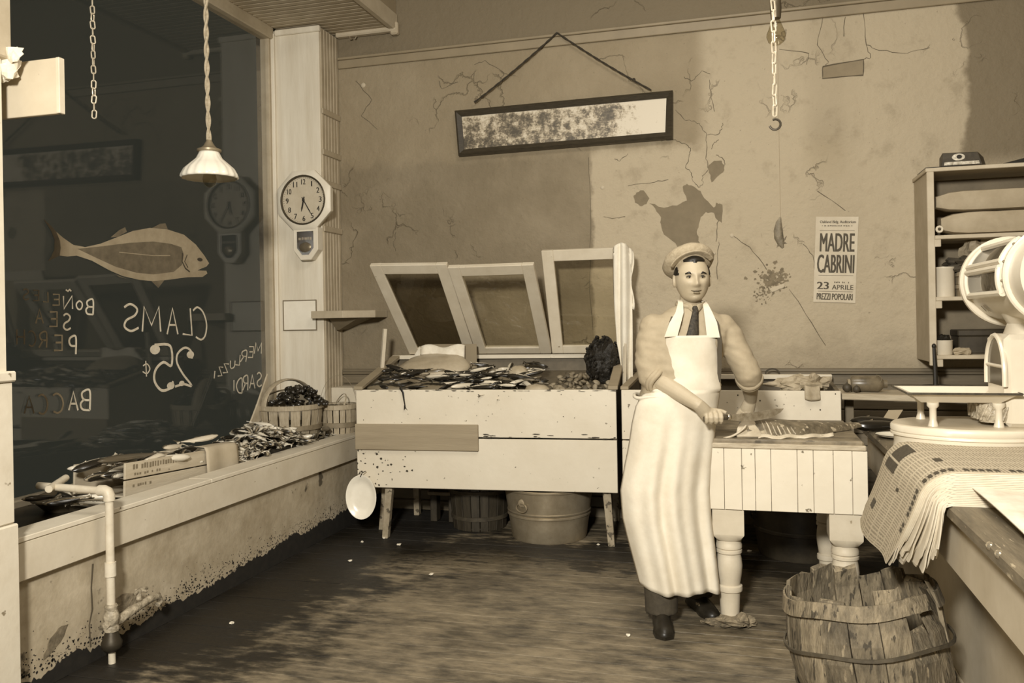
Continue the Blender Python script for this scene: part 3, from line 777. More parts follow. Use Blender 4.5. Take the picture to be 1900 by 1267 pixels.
put_marks('fine_print', ps, M_pink, pos(.52, .893), X_, Z_, .74 * W_, .014 * H_, 28, 4)
ptext('MADRE', .52, .700, .80, .215, .022)
ptext('CABRINI', .50, .450, .86, .215, .022)
ptext('23', .215, .195, .27, .085, .05)
put_marks('fine_print', ps, M_pink, pos(.66, .235), X_, Z_, .36 * W_, .018 * H_, 10, 5)
ptext('APRILE', .68, .178, .50, .055, .02)
ptext('PREZZI POPOLARI', .50, .067, .84, .075, .03)
for v in (.838, .315, .128):
    mb = MB(); ribbon(mb, [pos(.1, v), pos(.92, v)], .0025, (0, -1, 0), .0002); mb.build('rule_line', M_pink, ps)

# ================================================================== CHAINS
M_chain = mat('galvanised_chain', .50, .4, .2, 40, metal=.2)
def link_mesh(Lk, Wk, r):
    mb = MB(); pts = []
    for k in range(20):
        a_ = 2 * PI * k / 20
        s_ = (Lk / 2 - Wk / 2)
        pts.append(Vector(((Wk / 2 - r) * math.cos(a_), 0, (s_ if math.sin(a_) >= 0 else -s_) + (Wk / 2 - r) * math.sin(a_))))
    return mb.tube(pts, r, 6, closed=True).mesh('chain_link', M_chain, True)
def chain(name, top, bottom, Lk, Wk, r, label, hook=False):
    top = Vector(top); bottom = Vector(bottom)
    root = thing(name, tuple(bottom), label, 'chain')
    me = link_mesh(Lk, Wk, r); step = Lk - 3.2 * r; n = int((top - bottom).length / step)
    rr = random.Random(5)
    for i in range(n):
        z = bottom + (top - bottom).normalized() * (Lk / 2 + i * step)
        put('link', me, root, m=Matrix.Translation(z) @ Matrix.Rotation((i % 2) * PI / 2 + R(25) + rr.uniform(-.35, .35), 4, 'Z') @ Matrix.Rotation(rr.uniform(-.12, .12), 4, 'Y'))
    if hook:
        c = bottom + Vector((0, 0, -.012))
        MB().tube([c + Vector((.018 * math.sin(a), 0, .018 * math.cos(a) - .012)) for a in [PI * 2 * k / 14 for k in range(-1, 11)]], .004, 7).build('hook', mat('dark_iron', .05, .5, metal=.5), root, smooth=True)
    return root
b1 = on_x(175, 221, -3.05); chain('hanging_chain', (b1.x, b1.y, 3.735), b1, .047, .026, .0033, 'light metal chain hanging before the dark window above the painted fish')
def at_d(x, y, D): d = _ray(x, y); return _c0 + d * D
b2 = at_d(1438, 218, 2.9); chain('hanging_chain', (b2.x, b2.y, ZC), b2, .046, .020, .0030, 'light metal chain with small hook hanging before the back wall', True)

# ================================================================== PENDANT LAMP AND BARE BULB
lp = at_d(389, 330, 4.45)
la = thing('pendant_lamp', tuple(lp), 'white ribbed glass shade pendant lamp hanging by a twisted cord', 'lamp')
M_opal = mat('opal_glass', .80, .25, .03, 5, spec=.6)
s = .1
prof = [(.142, -.002), (.146, .004), (.143, .016), (.128, .045), (.096, .075), (.068, .100), (.054, .128), (.050, .140)]
mb = MB(); seg = 72; rings = []
for r_, z_ in prof + [(r_ - .004, z_ - .002) for r_, z_ in reversed(prof)]:
    fl = .022 * min(1, max(0, (.135 - z_) / .05))
    rings.append([lp + Vector((r_ * (1 + fl * math.cos(18 * 2 * PI * k / seg)) * math.cos(2 * PI * k / seg), r_ * (1 + fl * math.cos(18 * 2 * PI * k / seg)) * math.sin(2 * PI * k / seg), z_)) for k in range(seg)])
mb.loft(rings, cap=False, closed=True).build('lamp_shade', M_opal, la, smooth='all')
MB().lathe([(.052, .136), (.062, .140), (.062, .150), (.044, .156), (.030, .168), (.020, .185), (.013, .20)], lp, 24).build('shade_holder', mat('dull_brass', .28, .4, metal=.4), la, smooth=True)
MB().lathe([(.010, .12), (.018, .10), (.020, .06), (.030, .02), (.036, -.008), (.030, -.035), (.014, -.048), (.002, -.052)], lp, 20).build('bulb', glass_mat('clear_bulb_glass', (.78, .75, .66, 1), 1.6), la, smooth=True)
mb = MB()
for ph in (0, PI):
    P = []
    for i in range(120):
        z = .195 + (ZC - lp.z - .195) * i / 119
        P.append(lp + Vector((.007 * math.cos(i * .55 + ph) - .006 * math.sin(i * .05), .007 * math.sin(i * .55 + ph), z)))
    mb.tube(P, .0075, 6)
mb.build('cord', mat('cloth_cord', .40, .9, .25, 60), la)

bb = at_d(1440, 58, 3.3)
bu = thing('bare_bulb', tuple(bb), 'clear glass bare bulb in dark socket behind the hooked chain', 'bulb')
MB().lathe([(.013, .055), (.016, .04), (.026, .015), (.036, -.01), (.037, -.022), (.030, -.042), (.014, -.054), (.002, -.056)], bb, 22).build('bulb', MATS['clear_bulb_glass'], bu, smooth=True)
MB().tube([bb + Vector((.008 * math.cos(k), .008 * math.sin(k), -.02 + .006 * (k % 2))) for k in range(7)], .0012, 4).build('filament', mat('filament', .3), bu)
MB().lathe([(.010, .14), (.020, .13), (.022, .09), (.019, .05)], bb, 18).build('socket', mat('dark_brass', .10), bu, smooth=True)
MB().tube([bb + Vector((0, 0, .135)), Vector((bb.x, bb.y, ZC))], .006, 8).build('cord', mat('cloth_cord', .40), bu)
pd = at_d(1449, 462, 3.3)
hp = thing('hanging_pod', tuple(pd), 'small shrivelled dark dried fish hanging on a thin string', 'dried fish')
st = [Vector((pd.x, pd.y, bb.z - .02)).lerp(pd + Vector((0, 0, .12)), i / 10) for i in range(11)]
MB().tube(st, .0013, 5).build('string', mat('thin_string', .2, .9), hp)
M_pod = mat('dried_skin', .11, .7, .4, 30, .5, 60)
MB().tube([pd + Vector(v) for v in ((0, 0, .125), (-.006, 0, .105), (-.009, 0, .075), (-.007, 0, .045), (0, 0, .02), (.008, 0, .003))], [.003, .011, .017, .018, .012, .004], 10, flat=.7).build('body', M_pod, hp, smooth=True)
for v in ((.022, 0, .05), (.024, 0, .02), (-.016, 0, .006)):
    MB().tube([pd + Vector((.004, 0, .03)), pd + Vector((v[0] * .7, .004, v[2] * .6 + .01)), pd + Vector(v)], [.006, .004, .001], 6, flat=.4).build('fin', M_pod, hp)

# ================================================================== WHITE BOARD ON THE POST, WITH A WAD OF PAPER
Yb = 2.60
w = [on_y(x, y, Yb) for x, y in ((117,105),(119,213),(4,228),(-70,240),(-70,140))]
bs = thing('white_board', (w[1].x, Yb, w[1].z), 'square white board jutting from the near post before the window', 'board')
x0, x1, z0, z1 = -2.72, w[0].x - .022, w[1].z + .008, w[0].z
boxo('panel', (x0 - .10, x1, Yb, Yb + .018, z0, z1), mat('off_white_board', .52, .6, .06, 8, speck=(.22, 24, .74)), bs, bev=.002)
boxo('edge_strip', (x1 - .010, x1 + .006, Yb - .004, Yb + .024, z0, z1), M_cream, bs, bev=.002)
wd = on_y(20, 120, Yb - .03)
def crumple(mb, c, r, seed, amp=.35, seg=14, rings=9, fold=5.0):
    sd = Vector((seed * 3.1, seed * 1.7, seed * .9))
    mb.ell(c, r, seg=seg, rings=rings, fn=lambda q: 1 + amp * (noise.noise(q * 1.7 + sd) + .6 * abs(noise.noise(q * fold + sd)) - .2))
    return mb
pw = thing('paper_wad', tuple(wd), 'crumpled white paper wad stuck on the white board by the post', 'paper')
M_paper = mat('white_wrapping_paper', .70, .7, .12, 14)
crumple(MB(), wd + Vector((-.01, -.02, -.02)), (.065, .03, .045), 3, .6).build('crushed_part', M_paper, pw)
MB().grid(lambda u, v: wd + Vector((-.05 + .13 * u, -.03 + .02 * math.sin(5 * u + 2 * v), .0 + .06 * v - .03 + .05 * u - .03 * u * u)), 6, 4, .002).build('loose_flap', M_paper, pw)
MB().grid(lambda u, v: wd + Vector((.03 + .07 * u - .03 * v, -.035 + .01 * math.sin(6 * u), -.06 + .08 * u + .03 * v)), 6, 4, .002).build('loose_flap', M_paper, pw)

hk = on_y(655, 64, 6.0)
ho = thing('soffit_hook', (hk.x, 6.0, hk.z - .05), 'small metal pulley hook under the soffit edge beside the pillar', 'hook')
MB().ell((hk.x, 6.0, hk.z + .01), (.022, .012, .018), seg=12, rings=8).build('pulley', mat('dull_steel', .4, .35, .2, 20, metal=.5), ho, smooth=True)
MB().tube([(hk.x - .028, 6.0, hk.z + .02), (hk.x - .03, 6.0, hk.z - .01), (hk.x - .022, 6.0, hk.z - .035), (hk.x - .006, 6.0, hk.z - .03)], .006, 7).build('hook', mat('dull_steel', .4), ho, smooth=True)
MB().tube([(hk.x + .022, 6.0, hk.z + .01), (hk.x + .028, 6.0, hk.z - .02), (hk.x + .016, 6.0, hk.z - .036)], .005, 7).build('hook', mat('dull_steel', .4), ho, smooth=True)

# ================================================================== GOODS: SHARED SHAPES
def fish_material(name, back, belly, line=0.0, rough=.28):
    m = bpy.data.materials.new(name); m.use_nodes = True
    nt = m.node_tree; N = nt.nodes; L = nt.links; b = N['Principled BSDF']
    b.inputs['Roughness'].default_value = rough; b.inputs['Specular IOR Level'].default_value = .7
    tc = N.new('ShaderNodeTexCoord'); sx = N.new('ShaderNodeSeparateXYZ'); L.new(tc.outputs['Object'], sx.inputs[0])
    n = N.new('ShaderNodeTexNoise'); n.inputs['Scale'].default_value = 22; n.inputs['Detail'].default_value = 4; L.new(tc.outputs['Object'], n.inputs['Vector'])
    ad = N.new('ShaderNodeMath'); ad.operation = 'MULTIPLY_ADD'; L.new(n.outputs['Fac'], ad.inputs[0]); ad.inputs[1].default_value = .06; L.new(sx.outputs[2], ad.inputs[2])
    r = N.new('ShaderNodeValToRGB'); e = r.color_ramp.elements
    mr = N.new('ShaderNodeMapRange'); mr.inputs['From Min'].default_value = -.08; mr.inputs['From Max'].default_value = .14; L.new(ad.outputs[0], mr.inputs['Value'])
    e[0].position = .36; e[0].color = sep(belly); e[1].position = .47; e[1].color = sep(back)
    if line:
        q = e.new(.70); q.color = sep(line); q2 = e.new(.76); q2.color = sep(back)
    L.new(mr.outputs[0], r.inputs['Fac']); L.new(r.outputs['Color'], b.inputs['Base Color'])
    return m
M_sardine = fish_material('sardine_skin', .018, .62)
M_mackerel = fish_material('mackerel_skin', .02, .72, .40)
M_darkfish = fish_material('dark_fish_skin', .012, .16)
M_palefish = fish_material('pale_fish_skin', .10, .60)
def fish_mesh(name, material, bend=0.0, hgt=.115, wid=.085, tail=.13, seg=10):
    """unit-length fish along x (nose at -0.5), flat in y, back up +z"""
    mb = MB(); rings = []
    prof = [(0, .02), (.03, .30), (.09, .62), (.18, .90), (.30, 1.0), (.45, .97), (.60, .76), (.74, .48), (.84, .25), (.90, .16)]
    cz = lambda t: bend * math.sin(PI * t)
    for t_, k in prof:
        h, w = hgt * k, wid * min(1, k * 1.05) * (1 - .35 * t_)
        rings.append([Vector((t_ - .5, w * math.cos(2 * PI * j / seg), cz(t_) + h * math.sin(2 * PI * j / seg) * (1 if math.sin(2 * PI * j / seg) > 0 else .92))) for j in range(seg)])
    mb.loft(rings)
    z0 = cz(.9)
    mb.prism([Vector((.385, -.004, z0 + .012)), Vector((.5, -.004, z0 + tail)), Vector((.465, -.004, z0)), Vector((.5, -.004, z0 - tail)), Vector((.385, -.004, z0 - .012))], (0, .008, 0))
    mb.prism([Vector((-.12, -.003, cz(.38) + hgt * .9)), Vector((-.02, -.003, cz(.48) + hgt * 1.35)), Vector((.10, -.003, cz(.6) + hgt * .7))], (0, .006, 0))
    mb.prism([Vector((.08, -.003, cz(.58) - hgt * .7)), Vector((.14, -.003, cz(.64) - hgt * 1.15)), Vector((.22, -.003, cz(.72) - hgt * .45))], (0, .006, 0))
    mb.prism([Vector((-.28, .06 * wid / .085, -.02)), Vector((-.17, .085 * wid / .085, -.05)), Vector((-.19, .07 * wid / .085, -.015))], (0, .004, 0))
    return mb.mesh(name, material, smooth=True)
SARD = [fish_mesh('sardine', M_sardine, b) for b in (-.05, 0, .06)]
MACK = [fish_mesh('mackerel', M_mackerel, b, .10, .08) for b in (-.06, .02, .07)]
DARKF = [fish_mesh('dark_fish', M_darkfish, b, .13, .09) for b in (0, .07)]
def lay_fish(me, c, length, heading, roll, pitch=0.0, nrm=None):
    """fish on its side at c, nose to heading (radians in plan), roll about its length"""
    m = Matrix.Translation(Vector(c)) @ (nrm if nrm is not None else Matrix.Identity(4)) @ Matrix.Rotation(heading, 4, 'Z') @ Matrix.Rotation(pitch, 4, 'Y') @ Matrix.Rotation(roll, 4, 'X') @ Matrix.Scale(length, 4)
    return m

# ================================================================== FISH DISPLAY CASE
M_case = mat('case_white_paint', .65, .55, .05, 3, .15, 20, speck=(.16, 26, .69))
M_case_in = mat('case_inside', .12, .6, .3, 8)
M_grey_board = mat('grey_bare_board', .30, .7, .12, 4, .15, 30, stretch=(.4, 1, 5))
CW, CD = 1.728, .76
CM = Matrix.Translation((-2.512, 5.145, 0)) @ Matrix.Rotation(R(4), 4, 'Z')
def cp(x, y, z): return CM @ Vector((x, y, z))
case = thing('fish_case', tuple(cp(CW / 2, CD / 2, 0)), 'white wooden fish case with three open sash lids and grey patch board', 'display case')
def cbox(name, b, m_, parent=case, bev=.003, **k): return boxo(name, b, m_, parent, bev, CM, **k)
cbox('front_board', (0, CW, -.022, .004, .692, 1.0), M_case)
cbox('front_board', (0, CW, -.020, .004, .352, .682), M_case)
cbox('patch_board', (-.004, .838, -.042, -.021, .605, .775), M_grey_board, label='grey bare patch board')
for x0 in (0.0, CW - .024):
    P = [cp(x0, .004, .352), cp(x0, CD, .352), cp(x0, CD, 1.165), cp(x0, .004, .995)]
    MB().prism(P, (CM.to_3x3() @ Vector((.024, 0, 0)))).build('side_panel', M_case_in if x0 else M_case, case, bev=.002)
for x0, x1 in ((-.012, .05), (CW - .05, CW + .012)):
    P = [cp(x0, -.03, 1.0), cp(x0, CD, 1.172), cp(x0, CD, 1.20), cp(x0, -.03, 1.022)]
    MB().prism(P, (CM.to_3x3() @ Vector((x1 - x0, 0, 0)))).build('side_rail', M_grey_board, case, bev=.003)
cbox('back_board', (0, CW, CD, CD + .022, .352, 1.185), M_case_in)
cbox('hinge_rail', (-.01, CW + .01, CD - .03, CD + .03, 1.165, 1.195), M_case)
P = [cp(.024, .0, .90), cp(CW - .024, .0, .90), cp(CW - .024, CD, 1.075), cp(.024, CD, 1.075)]
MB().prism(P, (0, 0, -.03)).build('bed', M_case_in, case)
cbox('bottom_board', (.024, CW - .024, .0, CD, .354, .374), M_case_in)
# legs
for (xt, xb, y_, w, h0) in ((.20, .165, .03, .050, .352), (CW - .075, CW - .050, .03, .052, .352), (.17, .17, CD - .06, .05, .352), (CW - .08, CW - .07, CD - .06, .05, .352), (.10, .06, .25, .05, .352)):
    MB().hexa([cp(xb - w * .4, y_, 0), cp(xb + w * .4, y_, 0), cp(xb + w * .4, y_ + w, 0), cp(xb - w * .4, y_ + w, 0), cp(xt - w / 2, y_, h0), cp(xt + w / 2, y_, h0), cp(xt + w / 2, y_ + w, h0), cp(xt - w / 2, y_ + w, h0)]).build('leg', mat('worn_leg_paint', .34, .7, .3, 14, speck=(.1, 20, .58)), case, bev=.003)
# open sash lids
M_sash = mat('sash_paint', .58, .5, .07, 8, .1, 30, speck=(.25, 30, .72))
M_sashglass = glass_mat('sash_glass', (.93, .92, .88, 1), 1.45)
M_sashglass2 = glass_mat('dusty_sash_glass', (.62, .60, .55, 1), 1.45)
def sash(bl, br, tl, tr, gm):
    bl, br, tl, tr = map(Vector, (bl, br, tl, tr)); X = (br - bl).normalized(); nrm = X.cross((tl - bl)).normalized() * -1
    def bar(a, b_, c, d, th=.034): return MB().hexa([a, b_, c, d, a + nrm * th, b_ + nrm * th, c + nrm * th, d + nrm * th])
    L_ = (tl - bl); Rr = (tr - br); w = .082; H = L_.length; wb = .058 / H; wt = .078 / H
    a0, a1 = bl + X * w, br - X * w; t0, t1 = tl + X * w, tr - X * w
    fr = bar(bl, bl + X * w, tl + X * w, tl)
    for q in (bar(br - X * w, br, tr, tr - X * w), bar(a0, a1, a1.lerp(t1, wb), a0.lerp(t0, wb), .032), bar(a0.lerp(t0, 1 - wt), a1.lerp(t1, 1 - wt), t1, t0, .032)): fr.add(q.v, q.f)
    root = fr.build('sash_lid', M_sash, case, bev=.003, label='open white sash lid')
    g0, g1, g2, g3 = [q + nrm * .014 for q in (a0, a1, t1, t0)]
    MB().hexa([g0, g1, g2, g3, g0 + nrm * .003, g1 + nrm * .003, g2 + nrm * .003, g3 + nrm * .003]).build('glass_pane', gm, root)
    return root
sash((-2.455, 5.93, 1.20), (-1.93, 5.93, 1.20), (-2.535, 5.42, 1.845), (-1.962, 5.42, 1.835), M_sashglass2)
sash((-1.925, 5.935, 1.20), (-1.355, 5.935, 1.20), (-1.955, 5.42, 1.812), (-1.350, 5.42, 1.812), M_sashglass)
sash((-1.35, 5.94, 1.20), (-.80, 5.94, 1.20), (-1.362, 5.70, 1.925), (-.775, 5.70, 1.925), M_sashglass)
MB().tube([cp(.02, .42, 1.08), cp(.05, .42, 1.40)], .017, 4).build('prop_stick', M_sash, case, label='pale wooden prop stick')
MB().tube([cp(CW + .03, .30, 1.0), cp(CW + .035, .46, 1.50)], .012, 4).build('prop_stick', M_sash, case)
# paint chipped down to dark wood along edges
rk = random.Random(21)
mb = MB()
def chip(x, z, w, h, y_=-.0232):
    c = cp(x, y_, z); n_ = 7
    mb.prism([c + Vector((w * math.cos(2 * PI * i / n_) * rk.uniform(.5, 1.1), 0, h * math.sin(2 * PI * i / n_) * rk.uniform(.5, 1.1))) for i in range(n_)], (0, -.0006, 0))
for _ in range(46): chip(rk.choice((rk.gauss(.02, .02), rk.gauss(.215, .02), rk.uniform(0, .22))) if rk.random() < .9 else rk.uniform(.2, .4), rk.uniform(.36, .60), rk.uniform(.003, .011), rk.uniform(.002, .010), -.0212)
for _ in range(60): chip(rk.uniform(.01, CW - .01), rk.choice((.997, .995, .694)) + rk.uniform(-.006, .004), rk.uniform(.006, .03), rk.uniform(.001, .004))
for _ in range(10): chip(rk.uniform(.85, CW), .70 + rk.uniform(-.01, .02), rk.uniform(.01, .045), rk.uniform(.002, .006))
for _ in range(26): chip(rk.uniform(.02, CW), rk.uniform(.70, .99), rk.uniform(.002, .005), rk.uniform(.002, .004))
mb.build('paint_chips', mat('chipped_dark_wood', .05, .8), case, kind='stuff')

# slope frame of the bed
SL = math.atan2(.175, CD)
def on_bed(x, y, up=0.0): return cp(x, y, .905 + y * math.tan(SL) + up)
NR = Matrix.Rotation(R(4), 4, 'Z') @ Matrix.Rotation(SL, 4, 'X')

rs = random.Random(4)
G1 = 'small fish heaped in the white fish case'
lab_s = 'small silver and black fish heaped in the white fish case'
for i in range(190):
    x = .12 + 1.04 * rs.random() ** 1.15; y = rs.uniform(.02, .36 if x < .62 else .58)
    lay = rs.choice((0, 1, 2)); up = .035 + .030 * lay + .045 * math.sin(PI * y / .6) * rs.random()
    hd = rs.gauss(.12, .5) + (PI if rs.random() < .5 else 0)
    me = rs.choice(SARD if rs.random() < (.30 if x < .5 else .75) else DARKF)
    o = put('small_fish', me, m=lay_fish(me, on_bed(x, y, up), rs.uniform(.13, .21), hd, rs.choice((-1, 1)) * PI / 2 + rs.gauss(0, .35), rs.gauss(0, .10), NR))
    tag(o, 'small %s fish %s of the case heap, %s' % ('black' if me in DARKF else 'silver', 'at the front' if y < .2 else ('in the middle' if y < .4 else 'at the back'), 'left part' if x < .5 else ('middle part' if x < .85 else 'next to the clams')), 'fish', G1)
# larger dark fish at the front left, one tail hanging over the edge
for i, (x, y, L_, hd, lab) in enumerate(((.22, .06, .34, .10, 'black fish lying at the front left corner of the case'), (.36, .10, .38, PI + .16, 'long black fish with white belly near case front left'), (.58, .06, .36, .06, 'black fish with bright belly beside the case front edge'), (.30, .17, .32, .35, 'dark fish below the large pale flat fish'))):
    me = DARKF[i % 2]
    tag(put('dark_fish', me, m=lay_fish(me, on_bed(x, y, .085), L_, hd, PI / 2 * (1 if i % 2 else -1) + .3, .05, NR)), lab, 'fish')
tf = MB().tube([cp(.30, .03, 1.01), cp(.315, -.03, 1.012), cp(.335, -.040, .985), cp(.340, -.034, .93), cp(.348, -.034, .885)], [.012, .012, .009, .006, .004], 8, flat=.6)
tf.prism([cp(.340, -.036, .90), cp(.362, -.036, .868), cp(.348, -.036, .880), cp(.338, -.036, .868)], (0, .004, 0))
tag(tf.build('eel_tail', mat('eel_skin', .015, .3, spec=.6), smooth=True), 'thin black eel tail hanging over the case front', 'eel')
# big pale flat fish over the back left
def flatfish(c, rx_, ry_, th, tilt, seed, m_, name, label, cat='fish'):
    mb = MB(); sd = Vector((seed, 0, 0))
    mb.ell((0, 0, 0), (rx_, ry_, th), seg=30, rings=14, fn=lambda q: 1 + .13 * noise.noise(q * 1.6 + sd) + .05 * noise.noise(q * 5 + sd))
    me = mb.mesh(name, m_, smooth='all')
    o = put(name, me, m=Matrix.Translation(c) @ tilt); return tag(o, label, cat)
M_flat = mat('pale_flesh_skin', .40, .45, .16, 7, .25, 22)
flatfish(cp(.40, .43, 1.118), .26, .17, .066, NR @ Matrix.Rotation(R(14), 4, 'X') @ Matrix.Rotation(R(10), 4, 'Z'), 2.2, M_flat, 'flat_fish', 'large pale flat fish lying over the back left of the case')
flatfish(cp(.13, .42, 1.065), .10, .15, .028, NR @ Matrix.Rotation(R(-12), 4, 'Y') @ Matrix.Rotation(R(-30), 4, 'Z'), 5.1, M_flat, 'flat_fish', 'pale thin flap of flat fish on the case left rail')
flatfish(cp(1.02, .42, 1.065), .075, .075, .065, NR, 7.7, M_flat, 'round_fish', 'rounded pale fish head among the small silver fish', 'fish')
flatfish(cp(1.20, .12, .985), .085, .06, .04, NR, 9.3, M_flat, 'flat_fish', 'small pale flounder lying between fish and clams')
# white paper parcel standing behind
pb = thing('paper_parcel', tuple(cp(.40, .62, 1.06)), 'open white paper parcel standing behind the large pale flat fish', 'paper')
c0 = cp(.30, .52, 1.10)
MB().grid(lambda u, v: c0 + Vector((-.02 + .33 * u, .012 * math.sin(7 * u) + .02 * v, .17 * v + .012 * math.sin(9 * u) * v)), 14, 6, .003).build('paper_front', M_paper, pb, smooth='all')
MB().grid(lambda u, v: c0 + Vector((-.02 - .10 * u, .03 * u, .17 * v * (1 - .75 * u))), 6, 4, .003).build('paper_fold', M_paper, pb)
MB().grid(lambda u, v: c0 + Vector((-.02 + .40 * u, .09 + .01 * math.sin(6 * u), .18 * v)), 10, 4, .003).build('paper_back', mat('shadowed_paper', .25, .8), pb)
# dark clump at the rear right
cl_ = cp(1.60, .48, 1.16)
mb = crumple(MB(), cl_, (.115, .11, .15), 6, .30, 26, 18, 7.0)
rr = random.Random(9)
for k in range(150):
    a_, b2_ = rr.uniform(0, 2 * PI), rr.uniform(-.9, 1.3)
    d_ = Vector((math.cos(a_) * math.cos(b2_) * .118, math.sin(a_) * math.cos(b2_) * .11, math.sin(b2_) * .15))
    mb.ell(cl_ + d_ * rr.uniform(.92, 1.12), (rr.uniform(.006, .016),) * 3, seg=5, rings=4)
tag(mb.build('mussel_clump', mat('wet_black_clump', .016, .55, .5, 60, .6, 90, speck=(.13, 60, .68))), 'rough black mussel clump at the rear right of the case', 'shellfish')
# clams and small shellfish
M_clam = [mat('clam_shell_%d' % i, v, .5, .4, 30, .3, 60) for i, v in enumerate((.20, .10, .30))]
def clam_mesh(m_):
    mb = MB(); mb.ell((0, 0, 0), (.5, .42, .24), seg=12, rings=8, fn=lambda q: 1 - .15 * max(0, q.y) * (1 - abs(q.z)) + .04 * math.sin(18 * q.y))
    return mb.mesh('clam', m_, smooth=True)
CLAM = [clam_mesh(m_) for m_ in M_clam]
for i in range(170):
    x = 1.18 + .49 * rs.random(); y = rs.uniform(.03, .60) if x > 1.3 else rs.uniform(.03, .3)
    if (Vector((x, y)) - Vector((1.60, .48))).length < .10: continue
    up = .015 + .05 * rs.random() * (1 - abs(x - 1.45) / .4)
    s_ = rs.uniform(.034, .058)
    o = put('clam', rs.choice(CLAM), m=Matrix.Translation(on_bed(x, y, up)) @ NR @ Euler((rs.gauss(0, .5), rs.gauss(0, .5), rs.uniform(0, 6.28))).to_matrix().to_4x4() @ Matrix.Scale(s_, 4))
    tag(o, 'small brown clam heaped at the %s right of the white fish case' % ('front' if y < .2 else ('middle' if y < .4 else 'rear')), 'clam', 'clams heaped in the white fish case')

# ---- towel over the right lid
M_towel = mat('white_towel', .74, .8, .08, 6, .2, 120)
tz = 1.955
def towel(u, v):
    z = tz - .90 * v; w = .105 + .02 * math.sin(3 * v) - .015 * v
    if v > .72: z -= .10 * (v - .72) / .28 * (u * 1.0)
    x = -.805 + (u - .42) * w * (1 if v < .75 else 1 - .5 * (v - .75) / .25 * (1 - u)) + .012 * v
    y_ = 5.668 - .03 * math.sin(u * PI) - .018 * math.sin(u * 11 + v * 3) + .05 * v * v - .0
    if v < .06: z -= .02 * (u - .5) ** 2 * 8
    return (x, y_, z)
tw = thing('towel', (-.80, 5.66, 1.05), 'long white towel hanging from the right sash lid', 'towel')
MB().grid(towel, 14, 40, .006).build('cloth', M_towel, tw, smooth='all')
MB().grid(lambda u, v: (-.775 + .05 * u + .01 * math.sin(9 * v), 5.69 + .012 * math.sin(8 * u + 4 * v), tz - .005 - .40 * v - .05 * u), 8, 18, .006).build('cloth_fold', M_towel, tw, smooth='all')

# ================================================================== UNDER THE CASE
M_galv = mat('galvanised_zinc', .36, .38, .22, 7, .1, 30, metal=.55)
tbx, tby = -1.29, 5.50
tub = thing('wash_tub', (tbx, tby, 0), 'round galvanised metal wash tub standing under the fish case', 'tub')
prof = [(.235, .004), (.245, .0), (.250, .012), (.262, .10), (.272, .155), (.279, .160), (.279, .170), (.273, .175), (.279, .180), (.281, .190), (.276, .195), (.292, .30), (.297, .325), (.306, .330), (.308, .340), (.300, .346), (.290, .340), (.284, .30), (.245, .02), (.01, .015)]
MB().lathe(prof, (tbx, tby, 0), 56).build('tub_body', M_galv, tub, smooth=True)
for dx in (-.075,):
    a_ = -PI / 2 - .42; c = Vector((tbx + .286 * math.cos(a_), tby + .286 * math.sin(a_), .235))
    t_ = Vector((-math.sin(a_), math.cos(a_), 0)); n_ = Vector((math.cos(a_), math.sin(a_), 0))
    MB().tube([c + t_ * (.042 * math.cos(k * PI / 8)) + Vector((0, 0, .028 * math.sin(k * PI / 8))) + n_ * .008 for k in range(16)], .005, 6, closed=True).build('handle_ring', M_galv, tub, smooth=True)
    MB().lathe([(.028, 0), (.026, .006), (.01, .008)], c + Vector((0, 0, .03)), 10, Matrix.Rotation(PI / 2, 3, 'X') ).build('handle_plate', M_galv, tub)
bt = thing('dark_bucket', (-1.83, 5.66, 0), 'dark wooden bucket in the shade left of the wash tub', 'bucket')
M_dkwood = mat('dark_wet_wood', .045, .5, .4, 8, .2, 30, stretch=(3, 3, .5))
n_ = 20
for k in range(n_):
    a0, a1 = 2 * PI * k / n_ + .012, 2 * PI * (k + 1) / n_ - .012
    def q(r_, a, z): return Vector((-1.83 + r_ * math.cos(a), 5.66 + r_ * math.sin(a), z))
    MB().hexa([q(.170, a0, 0), q(.188, a0, 0), q(.188, a1, 0), q(.170, a1, 0), q(.200, a0, .33), q(.218, a0, .33), q(.218, a1, .33), q(.200, a1, .33)]).build('stave', M_dkwood, bt, bev=.002)
for z_, r_ in ((.07, .195), (.25, .212)):
    MB().lathe([(r_, z_), (r_ + .006, z_ + .002), (r_ + .008, z_ + .028), (r_ + .002, z_ + .03)], (-1.83, 5.66, 0), 36, cap=False).build('hoop', mat('rusty_iron', .07, .6, .4, 20), bt, smooth=True)
MB().lathe([(.182, .012), (.182, .02)], (-1.83, 5.66, 0), 20).build('bucket_bottom', M_dkwood, bt)
sbd = boxo('loose_board', (-2.24, -2.04, 5.70, 5.78, .19, .215), mat('pale_old_board', .22, .7, .3, 10), bev=.003, m=Matrix.Rotation(0, 4, 'Z')); tag(sbd, 'short pale board lying across blocks under the fish case', 'board')
for x_ in (-2.22, -2.08): tag(boxo('wood_block', (x_, x_ + .05, 5.70, 5.78, 0.001, .189), M_dkwood, bev=.004), 'dark wood block under the short pale board', 'block', 'blocks under the fish case')
